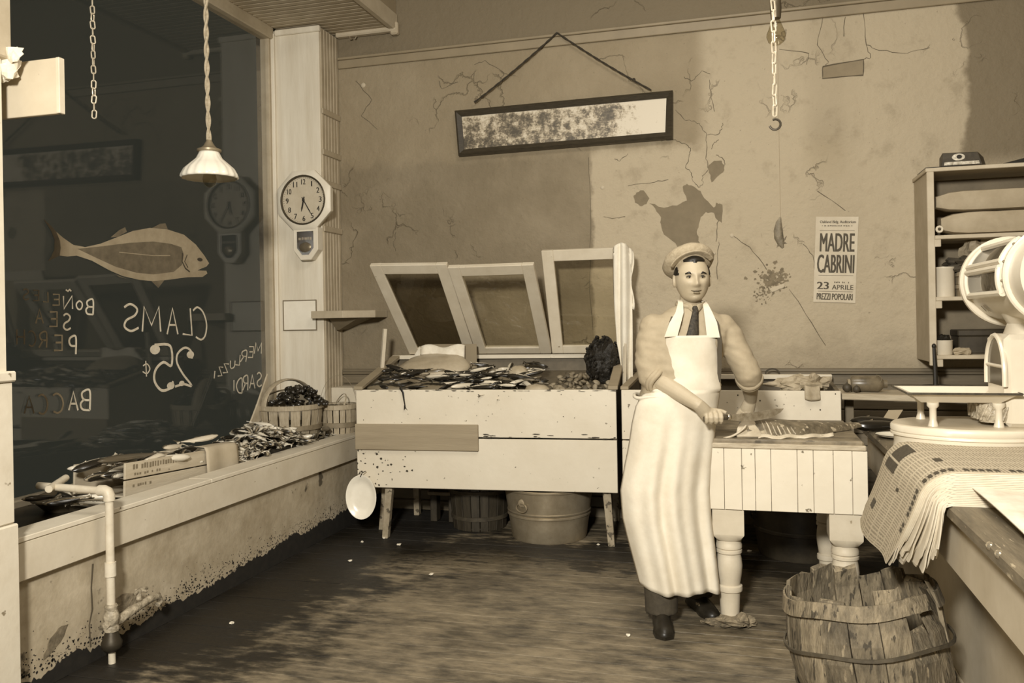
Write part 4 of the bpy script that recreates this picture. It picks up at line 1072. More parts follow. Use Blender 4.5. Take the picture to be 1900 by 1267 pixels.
# oval enamel dish hung on the case corner
oc = Vector((-2.455, 5.065, .30))
odm = Matrix.Rotation(R(6), 4, 'Z') @ Matrix.Rotation(R(88), 4, 'X')
od = thing('oval_dish', (oc.x, oc.y, oc.z - .14), 'oval white enamel dish hung on the lower left case corner', 'dish')
mb = MB(); mb.lathe([(.001, -.022), (.55, -.022), (.80, -.014), (.95, .004), (1.0, .006), (1.0, .009), (.94, .008), (.78, -.010), (.52, -.018), (.001, -.018)], (0, 0, 0), 40, sx=.105, sy=.145, cap=False)
mb.v = [tuple((odm @ Vector(v)) + oc) for v in mb.v]; mb.build('dish_body', mat('white_enamel', .80, .25, .06, 10, spec=.6, speck=(.2, 30, .74)), od, smooth=True)
MB().tube([oc + Vector((0, -.012, .135)), oc + Vector((.01, .0, .16)), oc + Vector((.02, .03, .165))], .003, 6).build('hanging_wire', M_black, od)

# ================================================================== SECOND WHITE CASE BEHIND THE MAN
c2 = thing('white_bin', (-.11, 5.55, 0), 'long white wooden bin behind the man and the cutting table', 'bin')
X0, X1, Y0, Y1 = -.745, .525, 5.20, 5.96
boxo('front_board', (X0, X1, Y0 - .022, Y0, .70, 1.005), M_case, c2)
boxo('front_board', (X0, X1, Y0 - .020, Y0, .35, .692), M_case, c2)
for x_ in (X0, X1 - .024):
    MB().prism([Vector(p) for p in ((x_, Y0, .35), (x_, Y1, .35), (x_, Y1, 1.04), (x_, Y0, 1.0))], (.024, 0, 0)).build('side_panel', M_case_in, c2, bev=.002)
MB().prism([Vector(p) for p in ((X0 - .005, Y0 - .02, 1.006), (X0 - .005, Y1, 1.045), (X0 - .005, Y1, 1.065), (X0 - .005, Y0 - .02, 1.026))], (.05, 0, 0)).build('side_rail', M_grey_board, c2, bev=.002)
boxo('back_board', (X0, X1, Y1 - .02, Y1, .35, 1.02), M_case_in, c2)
boxo('inside_bed', (X0 + .024, X1 - .024, Y0, Y1 - .02, .80, .83), M_black, c2, bev=0)
boxo('lid_edge', (-.28, .545, Y1 - .07, Y1 - .005, 1.02, 1.052), M_case, c2)
MB().tube([Vector((.17 + .045 * math.cos(k * PI / 8), Y1 - .06, 1.055 + .035 * math.sin(k * PI / 8))) for k in range(9)], .005, 6).build('lid_handle', mat('dark_iron', .05), c2, smooth=True)
for x_ in (X0 + .05, X1 - .08):
    for y_ in (Y0 + .02, Y1 - .1): boxo('leg', (x_, x_ + .05, y_, y_ + .05, 0, .35), M_case_in, c2)
mb = MB(); rk = random.Random(31)
for _ in range(30):
    c = Vector((rk.uniform(X0, X1), Y0 - .0222, rk.uniform(.72, .99))); r_ = rk.uniform(.002, .005)
    mb.prism([c + Vector((r_ * math.cos(i * PI / 3), 0, r_ * math.sin(i * PI / 3))) for i in range(6)], (0, -.0006, 0))
mb.build('nail_marks', mat('chipped_dark_wood', .05), c2, kind='stuff')
cpw = thing('crumpled_paper', (.32, 5.24, .99), 'crumpled brown wrapping paper on the edge of the white bin', 'paper')
M_brownpaper = mat('brown_paper', .36, .7, .25, 16, .3, 25)
crumple(MB(), (.27, 5.28, 1.035), (.12, .07, .05), 4, .75, 20, 12, 5).build('crushed_part', M_brownpaper, cpw)
crumple(MB(), (.38, 5.26, 1.04), (.075, .06, .055), 8, .8, 18, 12, 6).build('crushed_part', M_brownpaper, cpw)
MB().grid(lambda u, v: (.325 + .085 * u, 5.172 - .004 * math.sin(8 * u) - .02 * (1 - v), .96 + .08 * v - .01 * math.sin(3 * u)), 8, 6, .002).build('hanging_corner', M_brownpaper, cpw, smooth='all')

# ================================================================== GOODS IN THE SHOW WINDOW
BZ = .566
# shallow dark pan, near end
pn = thing('metal_pan', (-3.22, 3.66, BZ), 'shallow dark metal pan in the window behind the pipe', 'pan')
MB().lathe([(.001, .004), (.78, .004), (.82, .0), (.96, .052), (1.0, .056), (1.0, .062), (.95, .06), (.80, .014), (.001, .012)], (-3.21, 3.62, BZ), 44, sx=.20, sy=.42, cap=False).build('pan_body', mat('dull_dark_tin', .16, .45, .4, 12, metal=.2), pn, smooth=True)
# wooden fish box with printed side
M_crate = mat('thin_crate_wood', .50, .7, .12, 5, .15, 30, stretch=(1, .5, 5))
cr_ = thing('fish_box', (-3.06, 3.88, BZ), 'low wooden box with printed side full of fish in the window', 'box')
tilt = Matrix.Translation((-2.93, 3.44, BZ)) @ Matrix.Rotation(R(-3.0), 4, 'X') @ Matrix.Translation((2.93, -3.44, -BZ))
def tb(name, b, m_): return boxo(name, b, m_, cr_, .002, tilt)
tb('side_slat', (-2.942, -2.93, 3.44, 4.33, BZ + .135, BZ + .215), M_crate); tb('side_slat', (-2.942, -2.93, 3.44, 4.33, BZ + .045, BZ + .128), M_crate)
tb('side_slat', (-3.24, -3.228, 3.44, 4.33, BZ + .045, BZ + .2), M_crate)
tb('end_board', (-3.228, -2.942, 4.315, 4.33, BZ + .045, BZ + .195), M_crate)
tb('box_bottom', (-3.228, -2.942, 3.455, 4.315, BZ + .045, BZ + .055), M_crate)
M_stencil = mat('faded_print', .20, .8)
dirY = (tilt.to_3x3() @ Vector((0, 1, 0))); dirZ = (tilt.to_3x3() @ Vector((0, 0, 1)))
for s_, y_, z_, w_, h_ in ((17, 3.66, .19, .34, .028), (11, 3.60, .155, .2, .014), (8, 3.56, .10, .14, .016)):
    put_marks('printed_line', cr_, M_stencil, tilt @ Vector((-2.9285, y_, BZ + z_)), dirY, dirZ, w_, h_, s_, s_)
# sheet of paper hanging over the box corner
sp_ = MB().grid(lambda u, v: tilt @ Vector((-2.985 + .068 * min(1, v * 2.4) + .014 * max(0, v - .42) + .006 * math.sin(9 * u), 4.06 + .30 * u + (.03 * (v - .5)), BZ + .235 - .012 * v - (.225 * max(0, v - .36) / .64) * (1 - .32 * u))), 12, 14, .002)
tag(sp_.build('paper_sheet', mat('buff_paper', .46, .8, .08, 9), smooth='all'), 'buff paper sheet draped over the corner of the printed fish box', 'paper')
rw = random.Random(17)
G2 = 'fish lying in the printed fish box'
for i in range(40):
    c = tilt @ Vector((rw.uniform(-3.20, -2.97), rw.uniform(3.40, 4.25), BZ + .13 + .085 * rw.random()))
    me = rw.choice(MACK if i % 3 else SARD)
    tag(put('box_fish', me, m=lay_fish(me, c, rw.uniform(.2, .3), PI / 2 + rw.gauss(0, .25) + (PI if rw.random() < .4 else 0), rw.choice((-1, 1)) * PI / 2 + rw.gauss(0, .3), rw.gauss(0, .08))), 'silver fish lying in the printed wooden fish box', 'fish', G2)
big = [fish_mesh('silver_fish', M_palefish, .03, .085, .05, .15), fish_mesh('silver_fish', M_palefish, -.05, .10, .06, .12)]
for me, c, L_, h_, ro, lab in ((big[0], (-2.985, 3.56, .795), .44, PI / 2 - .05, PI / 2, 'long pale fish whose forked tail sticks out of the fish box'),
                               (big[1], (-3.00, 3.90, .800), .24, PI / 2 + .2, -PI / 2 + .5, 'pale fish lying on top of the printed fish box'),
                               (big[1], (-3.04, 4.16, .80), .26, -PI / 2 - .5, PI / 2 - .4, 'pale fish near the far end of the fish box')):
    tag(put('silver_fish', me, m=lay_fish(me, c, L_, h_, ro, .05)), lab, 'fish')
0 and tag(put('round_fish', big[1], m=lay_fish(big[1], (-3.03, 3.99, .83), .15, PI / 2, .9, .35)), 'pale fish head poking up from the fish box', 'fish')
# loose fish between pan and box
for i in range(14):
    me = rw.choice(MACK)
    tag(put('loose_fish', me, m=lay_fish(me, (rw.uniform(-3.25, -2.98), rw.uniform(3.22, 3.45), BZ + .03 + .05 * rw.random()), rw.uniform(.16, .22), rw.uniform(0, 6.28), PI / 2 + rw.gauss(0, .3), rw.gauss(0, .1))), 'small fish lying between the dark pan and the fish box', 'fish', 'fish near the dark pan')
# heap of mackerel
G3 = 'striped mackerel heaped in the show window'
def heap(x_, y_): return .205 * max(0, 1 - (abs(y_ - 4.80) / .46) ** 1.6) * max(0, 1 - (abs(x_ + 3.04) / .21) ** 2)
sk = MB().grid(lambda u, v: (-3.33 + .47 * u, 4.34 + .92 * v, BZ + .004 + .86 * heap(-3.33 + .47 * u, 4.34 + .92 * v) + .008 * noise.noise(Vector((u * 9, v * 14, 0)))), 20, 30)
tag(sk.build('wet_sack', mat('dark_wet_sacking', .03, .7, .4, 20, .4, 40), smooth='all', fix=False), 'dark wet sacking under the heap of mackerel in the window', 'sack')
for i in range(215):
    y_ = rw.uniform(4.38, 5.14); x_ = -2.89 - .32 * rw.random() ** 1.4
    hgt = heap(x_, y_)
    c = (x_, y_, BZ + .022 + hgt * .9 + rw.uniform(0, .028))
    me = rw.choice(MACK)
    tag(put('mackerel', me, m=lay_fish(me, c, rw.uniform(.17, .25), rw.gauss(-.5, .45) + (PI if rw.random() < .35 else 0), rw.choice((-1, 1)) * PI / 2 + rw.gauss(0, .4), rw.gauss(0, .10))), 'striped silver mackerel %s of the window heap, %s' % ('at the top' if hgt > .14 else 'low on the side', 'nearer the fish box' if y_ < 4.63 else ('in the middle' if y_ < 4.88 else 'nearer the basket')), 'fish', G3)
# a large pale tail standing up against the glass
tp = [on_x(x, y, -3.27) for x, y in ((497,693),(499,735),(493,770),(470,795),(462,792),(478,750))]
mb = MB(); mb.prism(tp, (-.012, 0, 0)); mb.ell(on_x(470, 800, -3.24), (.03, .06, .03), seg=12, rings=8)
tag(mb.build('fish_tail', mat('pale_tail_skin', .46, .6, .15, 20), bev=.002), 'large pale pointed fish tail standing up against the window', 'fish')
# baskets
M_splint = mat('basket_splint', .38, .6, .25, 20, stretch=(4, 4, .6))
M_splint2 = mat('basket_splint_dark', .22, .6, .25, 20)
def basket(name, c, r0, r1, h, label, hoops):
    b_ = thing(name, c, label, 'basket'); c = Vector(c); n_ = 18
    for k in range(n_):
        a0, a1 = 2 * PI * k / n_ + .03, 2 * PI * (k + 1) / n_ - .03
        rows = []
        for j in range(5):
            t_ = j / 4; r_ = r0 + (r1 - r0) * t_ + .014 * math.sin(PI * t_)
            rows.append([c + Vector((rr_ * math.cos(a), rr_ * math.sin(a), h * t_)) for rr_, a in ((r_, a0), (r_ + .004, a0), (r_ + .004, a1), (r_, a1))])
        MB().loft(rows).build('splint', M_splint, b_)
    for t_ in (.06, .5, .97):
        r_ = r0 + (r1 - r0) * t_ + .014 * math.sin(PI * t_)
        MB().lathe([(r_ + .004, h * t_ - .018), (r_ + .012, h * t_ - .016), (r_ + .012, h * t_ + .016), (r_ + .004, h * t_ + .018)], c, 36, cap=False).build('hoop', M_splint if t_ > .9 else M_splint2, b_, smooth=True)
    MB().lathe([(r0, .003), (r0, .010)], c, 20).build('basket_bottom', M_splint2, b_)
    for (ang, hh, w_, lean, m_) in hoops:
        d = Vector((math.cos(ang), math.sin(ang), 0)); s_ = Vector((-d.y, d.x, 0))
        P = [c + d * (r1 * 1.03 * math.cos(PI * k / 16)) + Vector((0, 0, h * .93 + hh * math.sin(PI * k / 16))) + s_ * lean * math.sin(PI * k / 16) for k in range(17)]
        MB().tube(P, w_, 8, flat=.28, up=tuple(s_)).build('handle', m_, b_, smooth=True)
    return b_
basket('clam_basket', (-3.15, 5.37, BZ), .17, .225, .305, 'round splint basket with broad handles heaped with mussels', ((R(250), .20, .030, -.02, M_splint), (R(205), .12, .022, -.14, M_splint2)))
basket('clam_basket', (-2.915, 5.655, BZ), .10, .13, .275, 'smaller splint basket with thin wire handles beside the fish case', ((R(200), .24, .005, .0, M_splint), (R(310), .10, .005, .05, M_splint)))
M_mussel = mat('mussel_shell', .022, .3, .5, 30, spec=.7)
mus = MB().ell((0, 0, 0), (.5, .24, .2), seg=10, rings=7, fn=lambda q: 1 - .25 * max(0, -q.x)).mesh('mussel', M_mussel, smooth=True)
for i in range(150):
    a_ = rw.uniform(0, 2 * PI); r_ = .20 * math.sqrt(rw.random()); hh = .17 * (1 - (r_ / .22) ** 2)
    c = Vector((-3.10 + r_ * math.cos(a_), 5.40 + r_ * math.sin(a_), BZ + .265 + hh * rw.uniform(.85, 1.05)))
    tag(put('mussel', mus, m=Matrix.Translation(c) @ Euler((rw.uniform(0, 6), rw.uniform(-.8, .8), rw.uniform(0, 6))).to_matrix().to_4x4() @ Matrix.Scale(rw.uniform(.045, .075), 4)), 'black mussel heaped in the round splint basket', 'mussel', 'mussels in the round basket')
for i in range(26):
    a_ = rw.uniform(0, 2 * PI); r_ = .10 * math.sqrt(rw.random())
    c = Vector((-2.915 + r_ * math.cos(a_), 5.655 + r_ * math.sin(a_), BZ + .245 + .02 * rw.random()))
    tag(put('clam', rw.choice(CLAM), m=Matrix.Translation(c) @ Euler((rw.gauss(0, .6), rw.gauss(0, .6), rw.uniform(0, 6))).to_matrix().to_4x4() @ Matrix.Scale(.055, 4)), 'clam in the smaller basket beside the fish case', 'clam', 'clams in the smaller basket')
for (c, L_, h_, lab) in (((-2.955, 5.20, .68), .30, .9, 'long pale fish lying before the round basket'), ((-2.90, 5.42, .70), .30, 1.9, 'pale fish lying on the ledge between the two baskets'), ((-2.92, 5.26, .62), .26, 2.4, 'dull pale fish under the long pale fish')):
    tag(put('silver_fish', big[0], m=lay_fish(big[0], c, L_, h_, PI / 2 + .2, .03)), lab, 'fish')
for i in range(16):
    c = (rw.uniform(-3.0, -2.89), rw.uniform(5.16, 5.62), BZ + .03 + .06 * rw.random())
    me = rw.choice(DARKF + MACK)
    tag(put('loose_fish', me, m=lay_fish(me, c, rw.uniform(.14, .22), rw.uniform(0, 6.28), PI / 2 + rw.gauss(0, .4), rw.gauss(0, .2))), 'small dark fish strewn in front of the baskets', 'fish', 'fish strewn before the baskets')

# ================================================================== WATER PIPE WITH TAP
M_pipe = mat('white_painted_pipe', .60, .45, .12, 10, .2, 40)
M_pipe_old = mat('corroded_fitting', .32, .5, .6, 30, .8, 50)
px_ = -2.655
pt = [on_x(203, 948, px_), on_x(187, 1160, px_)]
yp = pt[0].y
pipe = thing('water_pipe', (px_, yp, 0), 'white painted water pipe with elbow and brass tap on the low wall', 'pipe')
MB().tube([(px_, yp, .705), (px_, yp, .42), (px_, yp, .14)], .0175, 14).build('riser', M_pipe, pipe, smooth=True)
MB().tube([(px_, yp, .70), (px_, yp, .722), (px_ - .008, yp, .737), (px_ - .024, yp, .743), (px_ - .05, yp, .742)], .024, 14).build('elbow', M_pipe, pipe, smooth=True)
MB().tube([(px_ - .04, yp, .742), (px_ - .36, yp - .015, .755)], .0165, 12).build('cross_pipe', M_pipe, pipe, smooth=True)
MB().tube([(px_ - .26, yp - .06, .752), (px_ - .34, yp + .12, .765)], .016, 12).build('cross_pipe', M_pipe, pipe, smooth=True)
MB().tube([(px_, yp, .435), (px_, yp, .375)], .0235, 14).build('coupling', M_pipe, pipe, smooth=True)
MB().lathe([(.02, .135), (.03, .14), (.032, .155), (.026, .165), (.030, .18), (.034, .20), (.030, .215), (.024, .23), (.028, .245), (.022, .255)], (px_, yp, 0), 14).build('tee_fitting', M_pipe_old, pipe, smooth=True)
MB().lathe([(.012, .05), (.03, .055), (.042, .07), (.044, .09), (.036, .105), (.03, .125), (.024, .14)], (px_, yp, 0), 14).build('valve_wheel', mat('dark_iron', .05), pipe, smooth=True)
MB().tube([(px_, yp, .06), (px_, yp, 0)], .015, 12).build('riser', M_pipe, pipe, smooth=True)
P = [on_x(x, y, px_) for x, y in ((196,1160),(222,1150),(243,1133),(262,1122),(280,1110),(293,1105),(298,1115),(292,1122))]
MB().tube(P, [.016, .020, .022, .017, .018, .016, .014, .013], 12).build('tap_body', M_pipe_old, pipe, smooth=True)
hc = on_x(258, 1112, px_)
MB().tube([hc, hc + Vector((0, 0, .045))], [.012, .009], 8).build('tap_stem', M_pipe_old, pipe)
hh = on_x(262, 1096, px_)
tapm = MB().tube([hh + Vector((0, -.04, 0)), hh + Vector((0, 0, .008)), hh + Vector((0, .04, 0))], [.007, .010, .007], 8); tapm.tube([hh + Vector((-.03, 0, .0)), hh + Vector((.03, 0, .0))], .007, 6)
tapm.build('tap_handle', M_pipe_old, pipe, smooth=True)
# broken plaster round the tap, crack beside the pipe
def onlow(x, y): return on_x(x, y, -2.75)
def lpatch(pts, m_, lift, jit=.006):
    P = []
    for i in range(len(pts)):
        a_, b_ = pts[i], pts[(i + 1) % len(pts)]
        for k in range(3):
            q_ = a_.lerp(b_, k / 3); P.append(q_ + Vector((0, rc.uniform(-jit, jit), rc.uniform(-jit, jit))) if k else q_)
    return MB().prism(P, (lift, 0, 0)).build('plaster_loss', m_, lw)
lpatch([onlow(x, y) for x, y in ((208,1130),(215,1110),(235,1100),(258,1102),(262,1118),(240,1138),(215,1146))], mat('broken_cement', .22, .9, .5, 25, .9, 40), .005)
lpatch([onlow(x, y) for x, y in ((88,1195),(108,1165),(126,1158),(118,1180),(100,1205),(80,1225))], mat('damp_stain', .17, .9, .4, 20, .6, 30), .002)
mb = MB(); ribbon(mb, [onlow(x, y) for x, y in ((172,1046),(169,1090),(171,1130),(165,1160),(168,1200))], .008, (1, 0, 0), .0015, 0, rc); mb.build('plaster_crack', M_line, lw)
# dark dirt caked along the foot of the low wall: one ragged skirt and loose spatters
rk = random.Random(8); mb = MB(); top = []; y_ = 2.55
while y_ < 6.03:
    h_ = .035 + .05 * abs(noise.noise(Vector((y_ * 2.3, 3.1, 0)))) + .03 * abs(noise.noise(Vector((y_ * 13, 1.1, 0)))) + .02 * rk.random() + .05 * min(1, max(0, (y_ - 3.2) / 1.5)) + .05 * max(0, noise.noise(Vector((y_ * 5, 9.1, 0))))
    top.append(Vector((-2.7495, y_, h_))); y_ += .012
for p_, q_ in zip(top, top[1:]): mb.prism([Vector((p_.x, p_.y, 0)), Vector((q_.x, q_.y, 0)), q_, p_], (.003, 0, 0))
for k in range(1300):
    y_ = rk.uniform(2.6, 6.0); h_ = .07 + abs(rk.gauss(0, .055)) + .04 * min(1, max(0, (y_ - 3.2) / 1.5)); c = Vector((-2.7495, y_, h_)); r_ = rk.uniform(.0015, .009) * (1 - min(.75, h_ / .28))
    mb.prism([c + Vector((0, r_ * math.cos(i * PI / 3) * rk.uniform(.5, 1.3), r_ * math.sin(i * PI / 3) * rk.uniform(.5, 1.3))) for i in range(6)], (.0012, 0, 0))
mb.build('caked_dirt', mat('caked_dirt', .013, .9, .4, 20), lw, kind='stuff', fix=False)

# ================================================================== CUTTING TABLE
M_slab = mat('wet_block_wood', .20, .45, .45, 7, .25, 30, stretch=(1, 3, 1), speck=(.07, 12, .60))
M_slab_edge = mat('block_edge_wood', .40, .5, .3, 9, .2, 30, stretch=(1, 1, 4))
TX0, TX1, TY0, TY1 = -.182, .518, 4.05, 4.86
tb_ = thing('cutting_table', ((TX0 + TX1) / 2, (TY0 + TY1) / 2, 0), 'white cutting table with turned legs and worn dark wooden top', 'table')
boxo('top_slab', (TX0 + .012, TX1 - .012, TY0 + .012, TY1, .832, .874), M_slab, tb_, bev=.008)
boxo('edge_strip', (TX0 + .006, TX1 - .004, TY0 - .002, TY0 + .022, .832, .856), M_slab_edge, tb_, bev=.004)
seams = [0, .075, .155, .215, .285, .40, .47, .555, .635, .70]
for a_, b_ in zip(seams, seams[1:]):
    boxo('apron_plank', (TX0 + a_ + .0009, TX0 + b_ - .0009, TY0 - .001, TY0 + .022, .546, .831), M_case, tb_, bev=.0015)
for x_ in (TX0, TX1 - .022): boxo('side_apron', (x_, x_ + .022, TY0 + .023, TY1 - .02, .546, .831), M_case, tb_)
boxo('back_apron', (TX0, TX1, TY1 - .02, TY1, .546, .831), M_case, tb_)
M_leg = mat('leg_paint', .58, .5, .08, 8, .1, 25, speck=(.3, 24, .72))
def turned_leg(cx, cy, k=1.0):
    mb = MB(); w = .072 * k
    rings = []
    n_ = 24
    def sq(r_, z, f):   # blend square -> round
        row = []
        for i in range(n_):
            a_ = 2 * PI * i / n_ + PI / 4 + PI / n_ * 0
            sqr = r_ / max(abs(math.cos(a_)), abs(math.sin(a_)))
            rr_ = sqr * (1 - f) + r_ * f
            row.append(Vector((cx + rr_ * math.cos(a_), cy + rr_ * math.sin(a_), z)))
        return row
    prof = [(w, .546, 0), (w, .425, 0), (w * .99, .42, .05), (w * .86, .392, .7), (w * .80, .388, 1), (w * .80, .372, 1), (w * .84, .366, 1), (w * .84, .350, 1), (w * .76, .345, 1), (w * .84, .340, 1), (w * .84, .328, 1), (w * .74, .322, 1), (w * .80, .30, 1), (w * .85, .265, 1), (w * .80, .225, 1), (w * .70, .185, 1), (w * .68, .175, 1), (w * .82, .170, 1), (w * .84, .158, 1), (w * .82, .146, 1), (w * .68, .140, 1), (w * .64, .08, 1), (w * .60, .02, 1), (w * .58, .0, 1)]
    return mb.loft([sq(*p) for p in prof]).build('leg', M_leg, tb_, smooth=True)
turned_leg(-.093, 4.135); turned_leg(.425, 4.135); turned_leg(-.093, 4.765, .86); turned_leg(.40, 4.765, .86)
fp = thing('foot_rag', (-.09, 4.10, 0), 'dirty torn cardboard scraps packed under the front table leg', 'rag')
M_rag = mat('dirty_rag', .20, .9, .6, 25, .6, 40)
crumple(MB(), (-.10, 4.06, .018), (.10, .05, .022), 5, .7, 18, 10, 5).build('scrap', M_rag, fp)
crumple(MB(), (-.02, 4.08, .022), (.045, .05, .026), 2, .7, 14, 9, 5).build('scrap', M_rag, fp)
crumple(MB(), (-.165, 4.05, .014), (.05, .03, .014), 9, .7, 14, 9, 5).build('scrap', M_rag, fp)

# ---- fish being cut
M_skin = mat('dark_wet_skin', .14, .4, .6, 14, .5, 40, speck=(.42, 24, .60), spec=.5)
M_flesh = mat('cut_flesh', .50, .45, .15, 18, .15, 50, spec=.5)
M_flesh2 = mat('rib_flesh', .34, .45, .5, 40, .4, 60, stretch=(6, 1, 1), spec=.5)
bf = thing('large_fish', (.1, 4.28, .874), 'large dark fish half cut open on the cutting table', 'fish')
path = [(-.02, 4.22), (.06, 4.24), (.16, 4.27), (.27, 4.32), (.38, 4.40), (.48, 4.50), (.56, 4.60)]
wd_ = [.105, .11, .105, .095, .075, .05, .03]; ht_ = [.075, .078, .068, .055, .042, .03, .018]
rings = []
for (x_, y_), w_, h_ in zip(path, wd_, ht_):
    row = []
    for k in range(16):
        a_ = 2 * PI * k / 16; z_ = math.sin(a_)
        row.append(Vector((x_ - .35 * w_ * math.cos(a_) * .6, y_ + w_ * math.cos(a_), .876 + (h_ * z_ if z_ > 0 else 0) + .001)))
    rings.append(row)
MB().loft(rings).build('skin_side', M_skin, bf, smooth=True)
mb = MB(); mb.prism([Vector((-.055, 4.10, .876)), Vector((-.045, 4.125, .925)), Vector((-.02, 4.16, .955)), Vector((.02, 4.18, .958)), (Vector((.055, 4.135, .915))), Vector((.07, 4.10, .878))], (.015, .07, 0))
mb.build('cut_steak', M_flesh, bf, bev=.008, smooth=True)
MB().grid(lambda u, v: (-.11 + .10 * u + .02 * v, 4.10 + .05 * v, .876 + .05 * u * u + .012 * math.sin(5 * v) * u), 8, 6, .008).build('belly_flap', M_flesh, bf, smooth='all')
for k in range(7):
    x_ = .075 + .022 * k
    MB().tube([(x_ - .012, 4.19 + .004 * k, .945 - .004 * k), (x_, 4.155 + .006 * k, .925 - .004 * k), (x_ + .014, 4.125 + .008 * k, .884)], [.005, .008, .006], 7, flat=.6).build('rib', M_flesh if k % 2 else M_flesh2, bf, smooth=True)
MB().grid(lambda u, v: (.05 + .34 * u, 4.095 + .10 * u * u + .02 * v + .012 * math.sin(16 * u), .8765 + .014 * v + .004 * math.sin(20 * u)), 24, 4, .004).build('torn_edge', M_flesh, bf, smooth='all')
tag(MB().ell((.30, 4.19, .882), (.045, .010, .006), seg=10, rings=6).build('fish_scrap', M_flesh, smooth=True), 'thin pale fish scrap on the table front edge', 'scrap')

# ================================================================== COUNTER
CZ = .850
co = thing('shop_counter', (1.1, 3.2, 0), 'long shop counter with worn dark wooden top at the right', 'counter')
boxo('counter_top', (.60, 1.62, 1.5, 4.98, CZ - .05, CZ), M_counter_wood, co, bev=.010)
boxo('front_apron', (.635, .66, 1.5, 4.96, .615, CZ - .051), mat('apron_paint', .48, .6, .1, 5), co)
boxo('base_panel', (.78, .805, 1.5, 4.96, .0, CZ - .051), mat('counter_base_paint', .50, .7, .15, 3), co)
boxo('base_strip', (.768, .78, 1.5, 4.96, .0, .04), M_cream, co)
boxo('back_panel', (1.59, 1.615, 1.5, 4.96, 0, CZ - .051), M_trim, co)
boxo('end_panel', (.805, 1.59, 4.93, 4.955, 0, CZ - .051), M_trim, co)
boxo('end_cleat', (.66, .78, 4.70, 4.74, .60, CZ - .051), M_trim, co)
for y_ in (2.36, 2.44): MB().ell((.606, y_, CZ - .012), (.012, .022, .012), seg=10, rings=7).build('metal_stud', mat('bright_metal', .6, .2, metal=.8), co, smooth=True)
# dark fish and scraps on the counter near the table
for (c, L_, h_, lab) in (((.68, 4.62, CZ + .03), .34, .25, 'dark fish lying on the counter behind the plate'), ((.60 + .08, 4.80, CZ + .03), .30, -.1, 'dark fish at the far end of the counter')):
    tag(put('dark_fish', DARKF[0], m=lay_fish(DARKF[0], c, L_, h_, PI / 2, 0)), lab, 'fish')
pl = thing('saucer', (.675, 4.36, CZ), 'white saucer on the counter beside the cutting table', 'saucer')
MB().lathe([(.03, .0), (.035, .004), (.07, .010), (.095, .018), (.097, .021), (.07, .014), (.03, .007), (.001, .006)], (.69, 4.36, CZ), 32, cap=False).build('saucer_body', mat('white_enamel', .8), pl, smooth=True)
MB().lathe([(.097, .0195), (.0985, .021), (.097, .0225)], (.69, 4.36, CZ), 32, cap=False).build('dark_rim', M_black, pl)

# ---- shelf plank behind, with jar, weights, card, iron ladle
bsf = thing('side_plank', (.95, 5.42, .95), 'pale plank shelf behind the counter beside the white bin', 'shelf')
MB().hexa([Vector(p) for p in ((.535, 5.25, .948), (1.6, 5.25, .925), (1.6, 5.62, .925), (.535, 5.62, .948), (.535, 5.25, .985), (1.6, 5.25, .962), (1.6, 5.62, .962), (.535, 5.62, .985))]).build('plank', mat('pale_plank', .42, .7, .25, 6, .2, 30, stretch=(.5, 2, 3)), bsf, bev=.004)
for x_ in (.58, 1.5): boxo('plank_leg', (x_, x_ + .05, 5.5, 5.55, 0, .925), M_trim, bsf)
jr = thing('brown_jar', (.69, 5.4, .982), 'brown jar lying on its side on the plank shelf', 'jar')
jm = Matrix.Rotation(PI / 2, 3, 'Y')
M_jar = mat('brown_jar_glaze', .15, .3, .4, 12)
MB().lathe([(.001, -.10), (.045, -.098), (.050, -.09), (.050, .05), (.040, .07), (.024, .085), (.024, .105), (.001, .106)], (.70, 5.40, 1.030), 24, jm).build('jar_body', M_jar, jr, smooth=True)
MB().lathe([(.001, .0), (.028, .0), (.030, .015), (.020, .02)], (.585, 5.40, 1.030), 18, jm).build('jar_lid', mat('jar_cork', .28, .8, .2, 20), jr)
MB().tube([(.74 + .03 * math.cos(k * PI / 6 + PI / 2), 5.36, 1.06 + .024 * math.sin(k * PI / 6 + PI / 2) * 1) for k in range(-6, 1)], .004, 6).build('jar_handle', M_jar, jr)
for (c, r_, lab) in (((.575, 5.33, 1.012), .026, 'small dark ball beside the brown jar on the plank'), ((.625, 5.31, 1.006), .020, 'smallest dark ball before the brown jar')):
    mb = MB(); mb.ell(c, (r_, r_, r_), seg=14, rings=10); mb.lathe([(.006, r_ * .9), (.004, r_ * 1.25), (.001, r_ * 1.3)], c, 8)
    tag(mb.build('net_float', mat('dark_cork', .06, .6, .3, 30), smooth=True), lab, 'ball')
lc = MB().hexa([Vector(p) for p in ((.69, 4.88, .852), (.76, 4.90, .852), (.755, 4.905, .852), (.685, 4.885, .852), (.745, 4.93, .925), (.815, 4.95, .925), (.81, 4.955, .925), (.74, 4.935, .925))])
tag(lc.build('leaning_card', mat('grey_card', .34, .7, .1, 9)), 'small grey card leaning at the far end of the counter', 'card')
ld = thing('iron_ladle', (1.14, 5.56, .965), 'black iron strainer with upright handle behind the scale tray', 'ladle')
M_iron = mat('black_iron', .015, .5, .3, 20)
zl = on_y(1735, 722, 5.55).z
xl_ = on_y(1737, 722, 5.55).x
MB().tube([(xl_, 5.56, zl + .02), (xl_, 5.57, zl + .14), (xl_ - .002, 5.58, zl + .255)], [.014, .012, .010], 8).build('handle', M_iron, ld, smooth=True)
MB().ell((xl_ - .002, 5.58, zl + .258), (.013, .013, .016), seg=10, rings=7).build('knob', M_iron, ld, smooth=True)
MB().tube([(xl_ + .078 * math.cos(k * PI / 10), 5.55 + .06 * math.sin(k * PI / 10), zl + .015) for k in range(20)], .010, 8, closed=True).build('ring', M_iron, ld, smooth=True)
